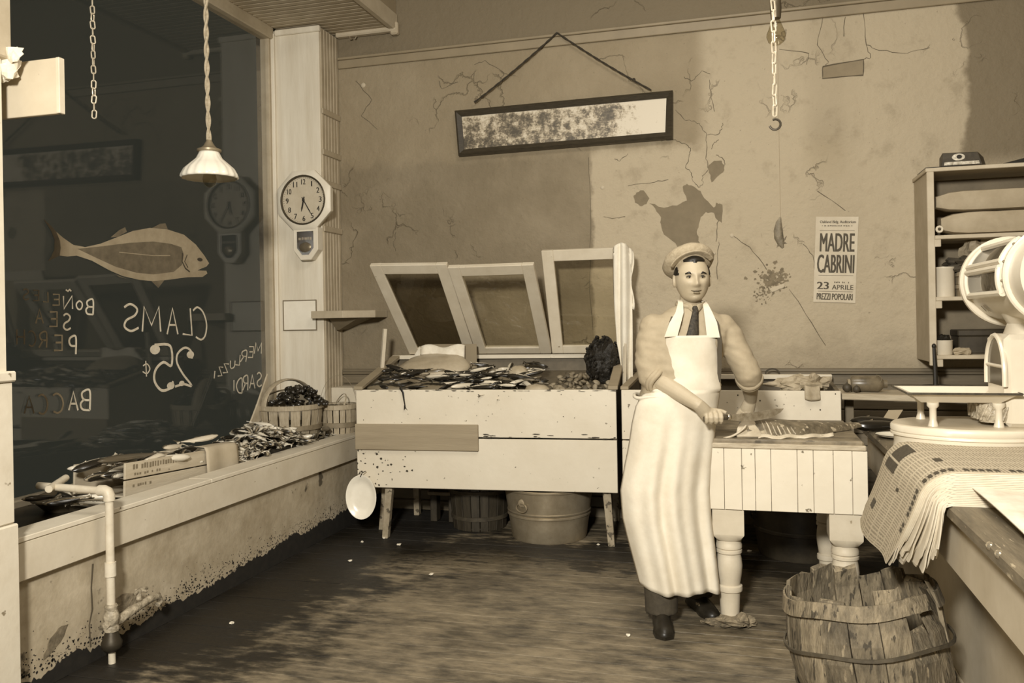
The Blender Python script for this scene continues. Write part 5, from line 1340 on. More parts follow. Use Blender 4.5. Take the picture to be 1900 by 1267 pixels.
MB().lathe([(.074, .012), (.070, -.012), (.05, -.026), (.001, -.03), (.001, -.024), (.048, -.020), (.066, -.008), (.070, .012)], (xl_, 5.55, zl), 24, cap=False, sy=.78).build('bowl', M_iron, ld, smooth=True)

# ================================================================== COUNTER SCALE
M_enamel = mat('scale_enamel', .66, .30, .05, 6, spec=.6, speck=(.28, 26, .76))
M_enamel_top = mat('scale_top_paint', .52, .4, .1, 8)
sc = thing('counter_scale', (.87, 3.72, CZ), 'white enamel counter scale with tray and drum head at the right', 'scale')
scx, scy = .865, 3.72
MB().lathe([(1.05, .0), (1.03, .012), (.99, .03), (.965, .06), (.955, .09), (.96, .108), (1.0, .112), (1.0, .120), (.985, .124), (1.0, .128), (1.0, .146), (.985, .152)], (scx, scy, CZ), 64, sx=.30, sy=.235).build('base', M_enamel, sc, smooth=True)
MB().lathe([(.984, .1515), (.97, .156), (.001, .156)], (scx, scy, CZ), 64, sx=.30, sy=.235).build('base_top', M_enamel_top, sc, smooth=True)
tx0, tx1, ty0, ty1, tz0 = .615, .985, 3.56, 3.895, 1.098
def rect(i_, z): return [Vector((tx0 + i_, ty0 + i_, z)), Vector((tx1 - i_, ty0 + i_, z)), Vector((tx1 - i_, ty1 - i_, z)), Vector((tx0 + i_, ty1 - i_, z))]
MB().loft([rect(.045, tz0), rect(.0, tz0 + .034), rect(-.012, tz0 + .036), rect(-.012, tz0 + .041), rect(.004, tz0 + .040), rect(.048, tz0 + .006)], cap=False).add(rect(.048, tz0 + .006), [(0, 1, 2, 3)]).add(rect(.045, tz0), [(3, 2, 1, 0)]).build('tray', M_enamel, sc)
mb = MB()
for z in (tz0 + .0385,):
    P = rect(-.0125, z); 
    for i in range(4): mb.tube([P[i], P[(i + 1) % 4]], .0045, 6)
mb.build('tray_bead', mat('worn_dark_edge', .06, .5, .5, 40), sc)
for (x_, y_) in ((.70, 3.60), (.93, 3.60), (.70, 3.84), (.93, 3.84)):
    MB().lathe([(.020, CZ + .154), (.016, CZ + .17), (.013, CZ + .18), (.013, CZ + .225), (.022, CZ + .235), (.022, tz0)], (x_, y_, 0), 16).build('tray_post', M_enamel, sc, smooth=True)
MB().tube([(.99, 3.62, 1.125), (1.03, 3.61, 1.11), (1.05, 3.60, 1.06), (1.06, 3.60, 1.01)], .006, 8).build('bracket', M_enamel, sc, smooth=True)
# column and lower housing with arched window
boxo('housing', (.955, 1.16, 3.60, 3.86, CZ + .150, 1.36), M_enamel, sc, bev=.02)
def arch(x, y0, y1, z0, z1, n_=14):
    c = (y0 + y1) / 2; r_ = (y1 - y0) / 2
    return [Vector((x, y0, z0))] + [Vector((x, c - r_ * math.cos(PI * k / n_), z1 - r_ + r_ * 1.2 * math.sin(PI * k / n_))) for k in range(n_ + 1)] + [Vector((x, y1, z0))]
hx = .953
A_ = arch(hx, 3.60, 3.85, 1.16, 1.33); mb = MB(); mb.tube(A_, .010, 8); mb.tube([Vector((hx, 3.60, 1.235)), Vector((hx, 3.85, 1.235))], .007, 8); mb.build('arch_trim', M_enamel, sc, smooth=True)
MB().prism(arch(hx + .001, 3.61, 3.84, 1.16, 1.325), (.002, 0, 0)).build('arch_glass', mat('dark_scale_glass', .10, .12, .5, 4, spec=.7), sc)
for y_ in (3.66, 3.79):
    mb = MB(); mb.lathe([(.052, 1.02), (.058, 1.04), (.060, 1.075), (.052, 1.10), (.03, 1.105)], (.93, y_, 0), 28)
    for k in range(14): mb.tube([(.93 + .060 * math.cos(k * PI / 7), y_ + .060 * math.sin(k * PI / 7), 1.03), (.93 + .062 * math.cos(k * PI / 7 + .5), y_ + .062 * math.sin(k * PI / 7 + .5), 1.09)], .004, 5)
    mb.build('ornate_foot', mat('cast_pattern', .40, .4, .5, 60, .6, 80), sc, smooth=True)
# drum head, axis along the counter
dR, dX, dZ = .172, 1.075, 1.575
def ringy(r_, y): return [Vector((dX + r_ * math.cos(2 * PI * k / 48), y, dZ + r_ * math.sin(2 * PI * k / 48))) for k in range(48)]
MB().loft([ringy(dR * .96, 3.985), ringy(dR * .96, 3.24)]).build('drum', M_enamel, sc, smooth=True)
for y0, y1, k_ in ((4.0, 3.965, 1.10), (3.40, 3.375, 1.06)):
    MB().loft([ringy(dR * k_ * .97, y0), ringy(dR * k_, y0 - .006), ringy(dR * k_, y1 + .006), ringy(dR * k_ * .97, y1)]).build('drum_flange', M_enamel, sc, smooth=True)
def dpt(an, y, r_): return Vector((dX - r_ * math.cos(an), y, dZ + r_ * math.sin(an)))
for (a0, a1) in ((R(20), R(52)), (R(-20), R(12))):
    MB().grid(lambda u, v: dpt(a0 + (a1 - a0) * v, 3.92 - .44 * u, dR * .985), 2, 8, .004).build('reading_window', mat('dark_drum_glass', .06, .12, .3, 20, spec=.7), sc, smooth='all')
    mb = MB()
    for an in (a0, a1): mb.tube([dpt(an, 3.94, dR), dpt(an, 3.46, dR)], .013, 8)
    for y_ in (3.935, 3.47): mb.tube([dpt(a0 + (a1 - a0) * k / 8, y_, dR) for k in range(9)], .013, 8)
    mb.build('window_frame', M_enamel, sc, smooth=True)
put_marks('emblem', sc, mat('gilt_ink', .22), dpt(R(-42), 3.83, dR * .985), (0, -1, 0), (-.66, 0, .75), .08, .04, 4, 6)
for k in range(5): MB().ell(dpt(R(-5 + 22 * k), 3.387, dR * 1.063), (.006,) * 3, seg=8, rings=6).build('rivet', mat('dark_rivet', .2), sc)
MB().loft([[Vector((dX + w_ * math.cos(2 * PI * k / 24) , 3.72 + d_ * math.sin(2 * PI * k / 24), z)) for k in range(24)] for w_, d_, z in ((.10, .13, 1.30), (.09, .12, 1.36), (.075, .11, 1.40), (.10, .15, 1.45))]).build('neck', M_enamel, sc, smooth=True)
for (x_, y_, lab) in ((.74, 4.30, 'small iron weight beneath the far side of the scale tray'), (.80, 4.34, 'iron weight right of the small one beneath the scale tray')):
    MB_ = MB().lathe([(.022, CZ), (.024, CZ + .004), (.024, CZ + .04), (.010, CZ + .046), (.008, CZ + .056), (.014, CZ + .062), (.012, CZ + .07), (.001, CZ + .072)], (x_, y_, 0), 16)
    tag(MB_.build('iron_weight', M_iron, smooth=True), lab, 'weight')

# ================================================================== NEWSPAPERS
def news_material(name, dark):
    m = bpy.data.materials.new(name); m.use_nodes = True
    nt = m.node_tree; N = nt.nodes; L = nt.links; b = N['Principled BSDF']; b.inputs['Roughness'].default_value = .8; b.inputs['Specular IOR Level'].default_value = .2
    uv = N.new('ShaderNodeUVMap'); sx = N.new('ShaderNodeSeparateXYZ'); L.new(uv.outputs[0], sx.inputs[0])
    def mth(op, a, c=None, d=None):
        n = N.new('ShaderNodeMath'); n.operation = op
        for i, q in enumerate((a, c, d)):
            if q is None: continue
            if isinstance(q, (int, float)): n.inputs[i].default_value = q
            else: L.new(q, n.inputs[i])
        return n.outputs[0]
    # columns across v, text lines along u
    cl = mth('FRACT', mth('MULTIPLY', sx.outputs[1], 7.0)); colm = mth('MULTIPLY', mth('GREATER_THAN', cl, .06), mth('LESS_THAN', cl, .94))
    ln = mth('FRACT', mth('MULTIPLY', sx.outputs[0], 90.0)); lnm = mth('LESS_THAN', ln, .55)
    n1 = N.new('ShaderNodeTexNoise'); n1.inputs['Scale'].default_value = 130; L.new(uv.outputs[0], n1.inputs['Vector'])
    n2 = N.new('ShaderNodeTexNoise'); n2.inputs['Scale'].default_value = 3.2; n2.inputs['Detail'].default_value = 2; L.new(uv.outputs[0], n2.inputs['Vector'])
    wordm = mth('GREATER_THAN', n1.outputs['Fac'], .44)
    block = mth('GREATER_THAN', n2.outputs['Fac'], .22)
    fac = mth('MULTIPLY', mth('MULTIPLY', mth('MULTIPLY', colm, lnm), mth('MULTIPLY', wordm, block)), .62)
    mx = N.new('ShaderNodeMix'); mx.data_type = 'RGBA'; L.new(fac, mx.inputs[0]); mx.inputs[6].default_value = sep(.50); mx.inputs[7].default_value = sep(dark)
    L.new(mx.outputs[2], b.inputs['Base Color'])
    return m
M_news = news_material('newsprint_page', .12)
M_newsedge = mat('newsprint_edges', .60, .85, .10, 12)
M_newsink = mat('newspaper_ink', .07, .8, .4, 90)
NS = 20
def sheet_fn(i, rag):
    zt = .945 - .0048 * i
    edge = .640 - .002 * i                      # where the fold starts
    hang = .27 - .004 * i + rag                 # hanging length
    Rb = .115 - .0045 * i                       # bend radius
    near, far = 2.93 - .0035 * i, 3.66 - .004 * i
    flat = 1.20 - edge
    Ltot = flat + Rb * PI * .42 + hang
    def fn(u, v):
        s_ = u * Ltot; an_max = PI * .42
        y_ = near + (far - near) * v
        if s_ < flat: x_, z_ = 1.20 - s_, zt
        elif s_ < flat + Rb * an_max:
            a_ = (s_ - flat) / Rb; x_, z_ = edge - Rb * math.sin(a_), zt - Rb * (1 - math.cos(a_))
        else:
            r_ = s_ - flat - Rb * an_max
            x_ = edge - Rb * math.sin(an_max) - math.cos(an_max) * r_; z_ = zt - Rb * (1 - math.cos(an_max)) - math.sin(an_max) * r_
        d_ = max(0, s_ - flat) / (Ltot - flat)
        y_ += .24 * d_ * d_ * (1 - .75 * i / NS) + .010 * math.sin(9 * v + (i if i > 4 else 0)) * d_
        x_ += .012 * math.sin(7 * v + (i * 1.3 if i > 4 else 0)) * d_ * (1 if i < 5 else .5) + (0.05 * (i / NS) * d_)
        z_ -= .02 * math.sin(2.2 * v + i) * (1 if s_ > Ltot * .97 else 0)
        if i > 4: y_ += .03 * d_ * math.sin(i * 2.1)
        return (x_, y_, z_)
    return fn, (near, far)
rn = random.Random(12)
ORD = 'second third fourth fifth sixth seventh eighth ninth tenth eleventh twelfth thirteenth fourteenth fifteenth sixteenth seventeenth eighteenth nineteenth bottom'.split()
for i in range(NS):
    fn, _ = sheet_fn(i, rn.uniform(-.03, .03) if i > 4 else .02 - .012 * i)
    mb = MB().grid(fn, 34, 10, -.0042)
    me = mb.mesh('newspaper', M_news if i == 0 else M_newsedge, smooth=True, fix=False)
    if i == 0:
        uvl = me.uv_layers.new(name='UVMap'); W = 35
        for p in me.polygons:
            for li in p.loop_indices:
                k = me.loops[li].vertex_index % (35 * 11); uvl.data[li].uv = ((k % 35) / 34, (k // 35) / 10)
    lab = 'topmost printed newspaper of the stack drooping over the counter edge' if i == 0 else ORD[i - 1] + ' newspaper from the top of the stack drooping off the counter'
    if i == 0:
        nr = thing('newspaper', (.9, 3.2, CZ), lab, 'newspaper'); put('page', me, nr); nfn = fn
    else:
        tag(put('newspaper', me), lab, 'newspaper', 'newspapers under the printed top one')
def nink(u0, u1, v0, v1, name):
    nu, nv = max(2, int((u1 - u0) * 60)), max(2, int((v1 - v0) * 20))
    def g(u, v):
        p = Vector(nfn(u0 + (u1 - u0) * u, v0 + (v1 - v0) * v)); e = .004
        a_ = Vector(nfn(min(1, u0 + (u1 - u0) * u + e), v0 + (v1 - v0) * v)) - p; b_ = Vector(nfn(u0 + (u1 - u0) * u, min(1, v0 + (v1 - v0) * v + e))) - p
        n_ = a_.cross(b_); n_ = n_.normalized() if n_.length > 1e-12 else Vector((0, 0, 1))
        if n_.z < 0 and abs(n_.z) > .2: n_ = -n_
        elif n_.x > 0 and abs(n_.z) <= .2: n_ = -n_
        return p + n_ * .0012
    return MB().grid(g, nu, nv).build(name, M_newsink, nr, fix=False, smooth='all')
for k in range(26):                                        # headline along the near edge
    if k % 6 == 5: continue
    u0 = .30 + k * .022; nink(u0, u0 + .015, .035, .085, 'headline_letter')
nink(.60, .67, .62, .86, 'printed_picture'); nink(.68, .72, .60, .88, 'printed_picture'); nink(.56, .585, .28, .36, 'printed_picture')
nink(.86, .90, .70, .80, 'printed_picture'); nink(.30, .40, .80, .86, 'printed_picture'); nink(.75, .765, .40, .45, 'printed_picture')
ws = MB()
ws.grid(lambda u, v: (.672 + .5 * u, 2.35 + .66 * v, .885 + .02 * v + .006 * math.sin(5 * u + 3 * v)), 10, 10, .006)
tag(ws.build('white_paper', M_paper, smooth='all'), 'plain white paper sheets on the counter near the frame edge', 'paper')
tag(boxo('paper_block', (.74, 1.18, 2.40, 2.98, CZ, .878), M_paper, bev=.002), 'thick block of white paper under the plain sheets on the counter', 'paper')

# ================================================================== WALL SHELF
SX, SY = 1.085, 5.64
M_shelf = mat('shelf_paint', .50, .6, .12, 6, .1, 30, speck=(.2, 26, .72))
sh = thing('wall_shelf', (1.6, 5.85, 1.1), 'open wooden wall shelf with three boards at the right', 'shelf')
zt_ = on_y(1722, 320, SY).z; zb_ = on_y(1722, 672, SY).z
zs_ = [on_y(1735, y, SY).z for y in (437, 551, 659)]
boxo('side_board', (SX, SX + .03, SY + .004, 6.045, zb_, zt_), M_bead, sh)
boxo('front_stile', (SX - .004, SX + .036, SY - .022, SY + .004, zb_ - .02, zt_), M_shelf, sh)
boxo('side_board', (2.25, 2.28, SY, 6.045, zb_, zt_), M_bead, sh)
boxo('top_board', (SX - .01, 2.30, SY - .022, 6.045, zt_, zt_ + .024), M_shelf, sh)
for z in zs_: boxo('shelf_board', (SX + .031, 2.249, SY - .012, 6.04, z - .024, z), M_shelf, sh); boxo('shelf_cleat', (SX + .031, SX + .07, SY - .02, SY - .005, z - .07, z - .025), M_shelf, sh)
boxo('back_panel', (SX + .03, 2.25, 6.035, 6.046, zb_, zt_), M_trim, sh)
MB().tube([(SX + .06 + .016 * math.cos(k * PI / 6), SY - .03, zs_[0] + .035 + .016 * math.sin(k * PI / 6)) for k in range(12)], .007, 6, closed=True).build('ring_pull', M_enamel, sh, smooth=True)
M_kraft = mat('grey_kraft_wrap', .38, .7, .12, 8, .25, 18)
def parcel(name, x0, x1, y0, y1, z0, z1, m_, label, cat='parcel', seed=1, sag_=.010):
    mb = MB(); n_ = 10
    rings = []
    for k in range(n_ + 1):
        x_ = x0 + (x1 - x0) * k / n_
        e = .55 if k in (0, n_) else (.88 if k in (1, n_ - 1) else 1)
        row = []
        for j in range(16):
            a_ = 2 * PI * j / 16; c_, s_ = math.cos(a_), math.sin(a_)
            sq = (abs(c_) ** 5 + abs(s_) ** 5) ** (-1 / 5)
            jit = 1 + .04 * noise.noise(Vector((x_ * 9, a_ * 2, seed)))
            row.append(Vector((x_ if e > .8 else x_ + (.012 if k == 0 else -.012), (y0 + y1) / 2 + (y1 - y0) / 2 * c_ * sq * e * jit, max(z0, (z0 + z1) / 2 + (z1 - z0) / 2 * s_ * sq * e * jit))))
        rings.append(row)
    return tag(mb.loft(rings).build(name, m_, smooth=True), label, cat)
parcel('wrapped_roll', SX + .05, 1.95, 5.66, 5.82, zs_[0] + .145, zs_[0] + .275, M_kraft, 'upper wrapped grey paper parcel on the top shelf board', 'parcel', 1)
parcel('wrapped_roll', SX + .075, 1.95, 5.65, 5.84, zs_[0] + .002, zs_[0] + .143, M_kraft, 'lower wrapped grey paper parcel on the top shelf board', 'parcel', 2)
jx = SX + .105
jj = MB().lathe([(.001, 0), (.058, 0), (.060, .008), (.060, .17), (.064, .175), (.064, .185), (.050, .186), (.050, .02), (.001, .02)], (jx, 5.74, zs_[1]), 28); tag(jj.build('white_crock', M_enamel, smooth=True), 'white cylindrical crock on the middle shelf', 'crock')
for k, (z0, z1, x1, lab) in enumerate(((.001, .075, 1.42, 'lower pale flat box on the middle shelf'), (.076, .150, 1.43, 'upper pale flat box under the dark cloth'))):
    b_ = thing('flat_box', (1.3, 5.78, zs_[1] + z0), lab, 'box')
    boxo('box_body', (SX + .115 + .065, x1, 5.655 + .0, 5.90, zs_[1] + z0, zs_[1] + z1 - .02), M_kraft, b_, bev=.002)
    boxo('box_lid', (SX + .11 + .065, x1 + .004, 5.65, 5.905, zs_[1] + z1 - .026, zs_[1] + z1 - .001), mat('pale_box_lid', .45, .7, .08, 9), b_, bev=.002)
dc = crumple(MB(), (1.33, 5.76, zs_[1] + .20), (.13, .08, .055), 12, .8, 20, 12, 4); tag(dc.build('dark_cloth', mat('dark_cloth', .06, .8, .4, 14, .4, 30)), 'crumpled dark cloth on the pale boxes', 'cloth')
bg = crumple(MB(), (1.40, 5.80, zs_[1] + .28), (.09, .07, .07), 15, .8, 20, 12, 4); tag(bg.build('paper_bag', M_brownpaper), 'crumpled brown paper bag above the dark cloth', 'bag')
cb_ = thing('white_cup', (SX + .09, 5.70, zs_[2]), 'white mug holding dark stuff on the bottom shelf', 'mug')
MB().lathe([(.001, 0), (.046, 0), (.050, .006), (.050, .085), (.053, .09), (.046, .09), (.044, .01), (.001, .01)], (SX + .09, 5.70, zs_[2]), 24).build('mug_body', M_enamel, cb_, smooth=True)
crumple(MB(), (SX + .09, 5.70, zs_[2] + .085), (.042, .042, .04), 3, .5).build('mug_filling', M_iron, cb_)
ss = crumple(MB(), (1.27, 5.68, zs_[2] + .022), (.055, .03, .022), 3, .5); tag(ss.build('small_packet', M_kraft), 'small crumpled packet lying on the bottom shelf', 'packet')
db = thing('dark_case', (1.5, 5.85, zs_[2]), 'dark closed case at the back of the bottom shelf', 'case')
boxo('case_body', (1.28, 1.75, 5.80, 6.0, zs_[2] + .001, zs_[2] + .11), mat('dark_case_leather', .05, .5, .3, 10), db, bev=.006)
boxo('case_lid', (1.275, 1.755, 5.795, 6.005, zs_[2] + .111, zs_[2] + .15), mat('dark_case_leather', .05), db, bev=.006)
# on top of the shelf
cg = thing('printed_box', (1.28, 5.75, zt_ + .024), 'dark cigar box with pale printed picture on top of the shelf', 'box')
zq = zt_ + .024
MB().hexa([Vector(p) for p in ((1.17, 5.66, zq), (1.40, 5.66, zq), (1.46, 5.82, zq), (1.20, 5.86, zq), (1.18, 5.67, zq + .085), (1.375, 5.665, zq + .08), (1.44, 5.81, zq + .07), (1.20, 5.85, zq + .085))]).build('box_body', mat('dark_box_print', .05, .5, .4, 25), cg, bev=.003)
def cgp(u, v): return Vector((1.172 + .225 * u + .008 * v * (1 - 2 * u), 5.6585 + .007 * v, zq + .082 * v))
MB().prism([cgp(u, v) for u, v in ((.06, .08), (.94, .08), (.93, .32), (.07, .32))], (0, -.001, 0)).build('printed_band', mat('pale_print', .5, .6, .6, 50), cg)
MB().prism([cgp(.42 + .17 * math.cos(k * PI / 8), .66 + .26 * math.sin(k * PI / 8)) for k in range(16)], (0, -.001, 0)).build('printed_oval', mat('pale_print', .5), cg)
MB().prism([cgp(.44 + .07 * math.cos(k * PI / 8), .68 + .16 * math.sin(k * PI / 8)) for k in range(16)], (0, -.0018, 0)).build('printed_figure', M_iron, cg)
bk = boxo('dark_folder', (1.10, 1.30, 5.64, 5.9, zt_ + .0245, zt_ + .0235 + .008), M_iron, bev=.001, m=Matrix.Identity(4)); bk.location.x = -.02; tag(bk, 'thin dark sheet lying under the cigar box', 'sheet')
cg.location.z += .009
for ch in cg.children: ch.matrix_parent_inverse = Matrix.Translation(-(cg.location - Vector((0, 0, .009))))
fl = MB().hexa([Vector(p) for p in ((1.48, 5.66, zq), (2.0, 5.66, zq), (2.0, 5.9, zq), (1.48, 5.9, zq), (1.52, 5.68, zq + .012), (2.0, 5.68, zq + .12), (2.0, 5.9, zq + .12), (1.52, 5.9, zq + .012))]); tag(fl.build('dark_wedge', M_iron, bev=.003), 'dark sloping cardboard file on top of the shelf', 'file')

# ================================================================== BROKEN WOODEN TUB
M_stave = [mat('old_stave_%d' % i, v, .75, .55, 9, .6, 30, stretch=(4, 4, 1), speck=(s_, 14, .60)) for i, (v, s_) in enumerate(((.15, .05), (.19, .06), (.12, .26)))]
bx_, by_ = .42, 3.28
BT = Matrix.Translation((bx_ + .02, by_, .045)) @ Matrix.Rotation(R(-8), 4, 'Y') @ Matrix.Rotation(R(-5), 4, 'X') @ Matrix.Scale(.94, 4)
br_ = thing('broken_barrel', (bx_, by_, 0), 'broken old wooden barrel tub with split staves near the counter', 'barrel')
rb = random.Random(23); n_ = 17
for k in range(n_):
    a0, a1 = 2 * PI * k / n_ + .008, 2 * PI * (k + 1) / n_ - .008
    top = .44 + rb.uniform(-.035, .03); am = (a0 + a1) / 2
    if -1.15 < ((am + PI) % (2 * PI)) - PI < -.55: top -= .10
    if 0.1 < am < .5: top -= .05
    rows = []
    for j in range(7):
        t_ = j / 6; z = top * t_; r_ = .235 + .060 * math.sin(PI * (.12 + .72 * t_)) + .006 * rb.uniform(-1, 1)
        rows.append([BT @ Vector((q_ * math.cos(a), q_ * math.sin(a), z + (rb.uniform(-.018, .018) if j == 6 else 0))) for q_, a in ((r_ - .016, a0), (r_, a0), (r_, (a0 + a1) / 2), (r_, a1), (r_ - .016, a1))])
    MB().loft(rows).build('stave', M_stave[k % 3], br_)
def hoop(z0, z1, r0, r1, m_, a0=0, a1=2 * PI, nm='hoop'):
    N_ = 40; rows = []
    for k in range(N_ + 1):
        a = a0 + (a1 - a0) * k / N_; w_ = .006 * math.sin(5 * a)
        rows.append([BT @ Vector((q_ * math.cos(a), q_ * math.sin(a), z)) for q_, z in ((r0, z0 + w_), (r0 + .008, z0 + w_), (r1 + .008, z1 + w_), (r1, z1 + w_))])
    MB().loft(rows).build(nm, m_, br_)
hoop(.375, .43, .288, .276, M_stave[1], R(150), R(318)); hoop(.375, .43, .288, .276, M_stave[0], R(-30), R(60))
hoop(.24, .252, .304, .304, mat('rusty_iron', .07)); hoop(.07, .10, .275, .284, mat('rusty_iron', .07))
MB().lathe([(.25, .03), (.25, .045), (.001, .045)], (0, 0, 0), 24).build('barrel_bottom', M_dkwood, br_).matrix_basis = BT
# small scraps on the floor
rs2 = random.Random(41)
for i, (x, y) in enumerate(((1166,1178),(672,1005),(712,998),(740,1010),(650,1040),(800,1065),(430,1155),(1110,1010),(1390,1022),(1540,1005))):
    c = on_z(x, y, .006); r_ = rs2.uniform(.008, .016)
    tag(crumple(MB(), c, (r_, r_, .006), i, .5, 8, 6).build('floor_scrap', M_paper), 'tiny white paper scrap lying on the dark floor', 'scrap', 'white scraps on the floor')

# dark tub in the shade under the white bin, seen below the cutting table
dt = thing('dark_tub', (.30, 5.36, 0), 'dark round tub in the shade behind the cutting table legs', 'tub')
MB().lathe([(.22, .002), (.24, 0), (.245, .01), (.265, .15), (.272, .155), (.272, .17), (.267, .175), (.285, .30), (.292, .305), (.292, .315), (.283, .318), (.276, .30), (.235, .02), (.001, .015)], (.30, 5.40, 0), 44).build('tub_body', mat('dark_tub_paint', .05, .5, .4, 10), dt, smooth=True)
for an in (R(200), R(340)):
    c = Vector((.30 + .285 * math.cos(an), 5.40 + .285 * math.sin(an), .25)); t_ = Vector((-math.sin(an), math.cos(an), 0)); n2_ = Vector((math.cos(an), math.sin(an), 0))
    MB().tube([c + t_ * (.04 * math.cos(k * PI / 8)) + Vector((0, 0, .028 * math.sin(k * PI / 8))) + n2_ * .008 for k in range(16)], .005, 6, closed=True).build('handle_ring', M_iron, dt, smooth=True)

# ================================================================== THE FISHMONGER
M_skinp = mat('skin', .42, .5, .06, 12, .06, 120, spec=.35)
M_shirt = mat('striped_shirt_cotton', .36, .8, .06, 30, .12, 60)
M_apron = mat('white_apron_cotton', .66, .8, .10, 5, .15, 30, speck=(.42, 5, .70))
M_trouser = mat('dark_wool_trousers', .055, .85, .25, 40)
M_shoe = mat('black_shoe_leather', .018, .4, .3, 20)
M_cap = mat('tweed_cap', .36, .85, .15, 60, .3, 120)
M_hair = mat('black_hair', .012, .45)
M_tie = mat('dark_patterned_tie', .035, .7, .8, 90)
M_susp = mat('suspender_webbing', .07, .8)
M_lip = mat('lip_skin', .24, .5); M_eyew = mat('eye_white', .30, .3); M_iris = mat('eye_iris', .02, .2)
PM = Matrix.Translation((-.291, 4.07, 0)) @ Matrix.Rotation(YAW, 4, 'Z')
man = bpy.data.objects.new('person', None); COL.objects.link(man); man.empty_display_size = .1
man.matrix_basis = Matrix.Translation((-.30, 4.10, 0))
tag(man, 'man in flat cap, tie and long white apron cutting fish with a knife', 'person')
def pbuild(mb, name, m_, parent=man, smooth='all', voxel=0, smooth_it=0, label=None, bev=0.0):
    mb.v = [tuple(PM @ Vector(v)) for v in mb.v]
    o = mb.build(name, m_, parent, smooth=False if voxel else smooth, bev=bev, label=label)
    if voxel:
        md = o.modifiers.new('r', 'REMESH'); md.mode = 'VOXEL'; md.voxel_size = voxel; md.use_smooth_shade = True
        if smooth_it:
            sm = o.modifiers.new('s', 'SMOOTH'); sm.factor = .5; sm.iterations = smooth_it
        evaluated(o)
        for p in o.data.polygons: p.use_smooth = True
        if not o.data.materials: o.data.materials.append(m_)
    return o
# ---- joints (local: x to the viewer's right, y away from the viewer, z up)
HC = Vector((.060, .035, 1.630))
SHR, ELR, WRR = Vector((-.125, .05, 1.415)), Vector((-.145, .000, 1.165)), Vector((.034, -.180, 1.047))
SHL, ELL, WRL = Vector((.200, .05, 1.415)), Vector((.318, .01, 1.170)), Vector((.372, .175, 1.035))
KN = Vector((.098, -.170, .985))            # centre of the knife handle in the right fist
def ring(cx, cy, w, d, z, n=28, p=2.3):
    out = []
    for k in range(n):
        a = 2 * PI * k / n; c, s = math.cos(a), math.sin(a)
        q = (abs(c) ** p + abs(s) ** p) ** (-1 / p)
        out.append(Vector((cx + w * c * q, cy + d * s * q, z)))
    return out
def head(mb):
    g = lambda x, z, cx, cz, sx, sz: math.exp(-((x - cx) / sx) ** 2 - ((z - cz) / sz) ** 2)
    rad = (.0815, .097, .116); seg, rings = 72, 56
    vs = []
    for j in range(rings + 1):
        th = PI * j / rings
        for k in range(seg):
            a = 2 * PI * k / seg
            q = Vector((math.sin(th) * math.cos(a), math.sin(th) * math.sin(a), -math.cos(th)))
            x, y, z = q.x * rad[0], q.y * rad[1], q.z * rad[2]
            if z < -.02:                                   # jaw narrows to the chin
                t = min(1, (-.02 - z) / .096); x *= 1 - .07 * t; y = y * (1 - .22 * t) - .020 * t
            if z > .02: x *= 1 + .03 * min(1, z / .09)
            if q.y < .15:
                f = min(1, (.15 - q.y) / .5); d = 0
                d += .021 * g(x, z, 0, -.030, .0125, .013) + .012 * g(x, z, 0, -.012, .0085, .020) + .004 * g(x, z, 0, .01, .008, .02)
                for s in (-1, 1):
                    d += .008 * g(x, z, s * .0115, -.034, .008, .008)
                    d -= .0125 * g(x, z, s * .031, .005, .018, .012)
                    d += .0045 * g(x, z, s * .030, .024, .022, .008)
                    d += .006 * g(x, z, s * .044, -.024, .020, .020)
                    d -= .003 * g(x, z, s * .028, -.050, .010, .016)
                d += .0065 * g(x, z, 0, -.055, .020, .006) + .0065 * g(x, z, 0, -.068, .017, .006) - .004 * g(x, z, 0, -.0615, .022, .003)
                d -= .004 * g(x, z, 0, -.080, .020, .006); d += .009 * g(x, z, 0, -.097, .022, .014)
                y -= d * f
            vs.append(HC + Vector((x, y, z)))
    fs = [(j * seg + k, j * seg + (k + 1) % seg, (j + 1) * seg + (k + 1) % seg, (j + 1) * seg + k) for j in range(rings) for k in range(seg)]
    mb.add(vs, fs)
    for s in (-1, 1):
        mb.ell(HC + Vector((s * .084, .012, -.008)), (.009, .019, .032), Matrix.Rotation(s * R(18), 3, 'Z'), 14, 10)
body = MB(); head(body)
body.tube([HC + Vector((0, .02, -.06)), HC + Vector((-.004, .03, -.12)), Vector((.052, .06, 1.46))], [.052, .054, .062], 18)
body.loft([ring(*p) for p in ((.045, .05, .06, .055, 1.48), (.04, .05, .15, .075, 1.43), (.03, .04, .17, .10, 1.34), (0, .035, .15, .10, 1.2), (-.03, .04, .145, .10, 1.05), (-.045, .05, .155, .11, .90))])
def limb(mb, pts, rads, seg=16):
    P = []; Rr = []
    for i in range(len(pts) - 1):
        for k in range(4):
            t = k / 4; P.append(Vector(pts[i]).lerp(Vector(pts[i + 1]), t)); Rr.append(rads[i] + (rads[i + 1] - rads[i]) * t)
    P.append(Vector(pts[-1])); Rr.append(rads[-1]); mb.tube(P, Rr, seg)
limb(body, [SHR, ELR], [.05, .042]); limb(body, [SHL, ELL], [.05, .042])
limb(body, [ELR, ELR.lerp(WRR, .3), WRR], [.042, .046, .029]); limb(body, [ELL, ELL.lerp(WRL, .3), WRL], [.042, .046, .030])
body.ell(ELR, (.044,) * 3, seg=14, rings=10); body.ell(ELL, (.044,) * 3, seg=14, rings=10)
FR, FL = Vector((-.125, -.03, .09)), Vector((.095, .20, .09))
limb(body, [(-.125, .05, .88), (-.135, .03, .50), FR], [.075, .055, .04]); limb(body, [(.03, .06, .88), (.06, .12, .50), FL], [.075, .055, .04])
for f in (FR, FL): body.ell(f + Vector((0, -.04, -.055)), (.028, .09, .028), seg=14, rings=8)
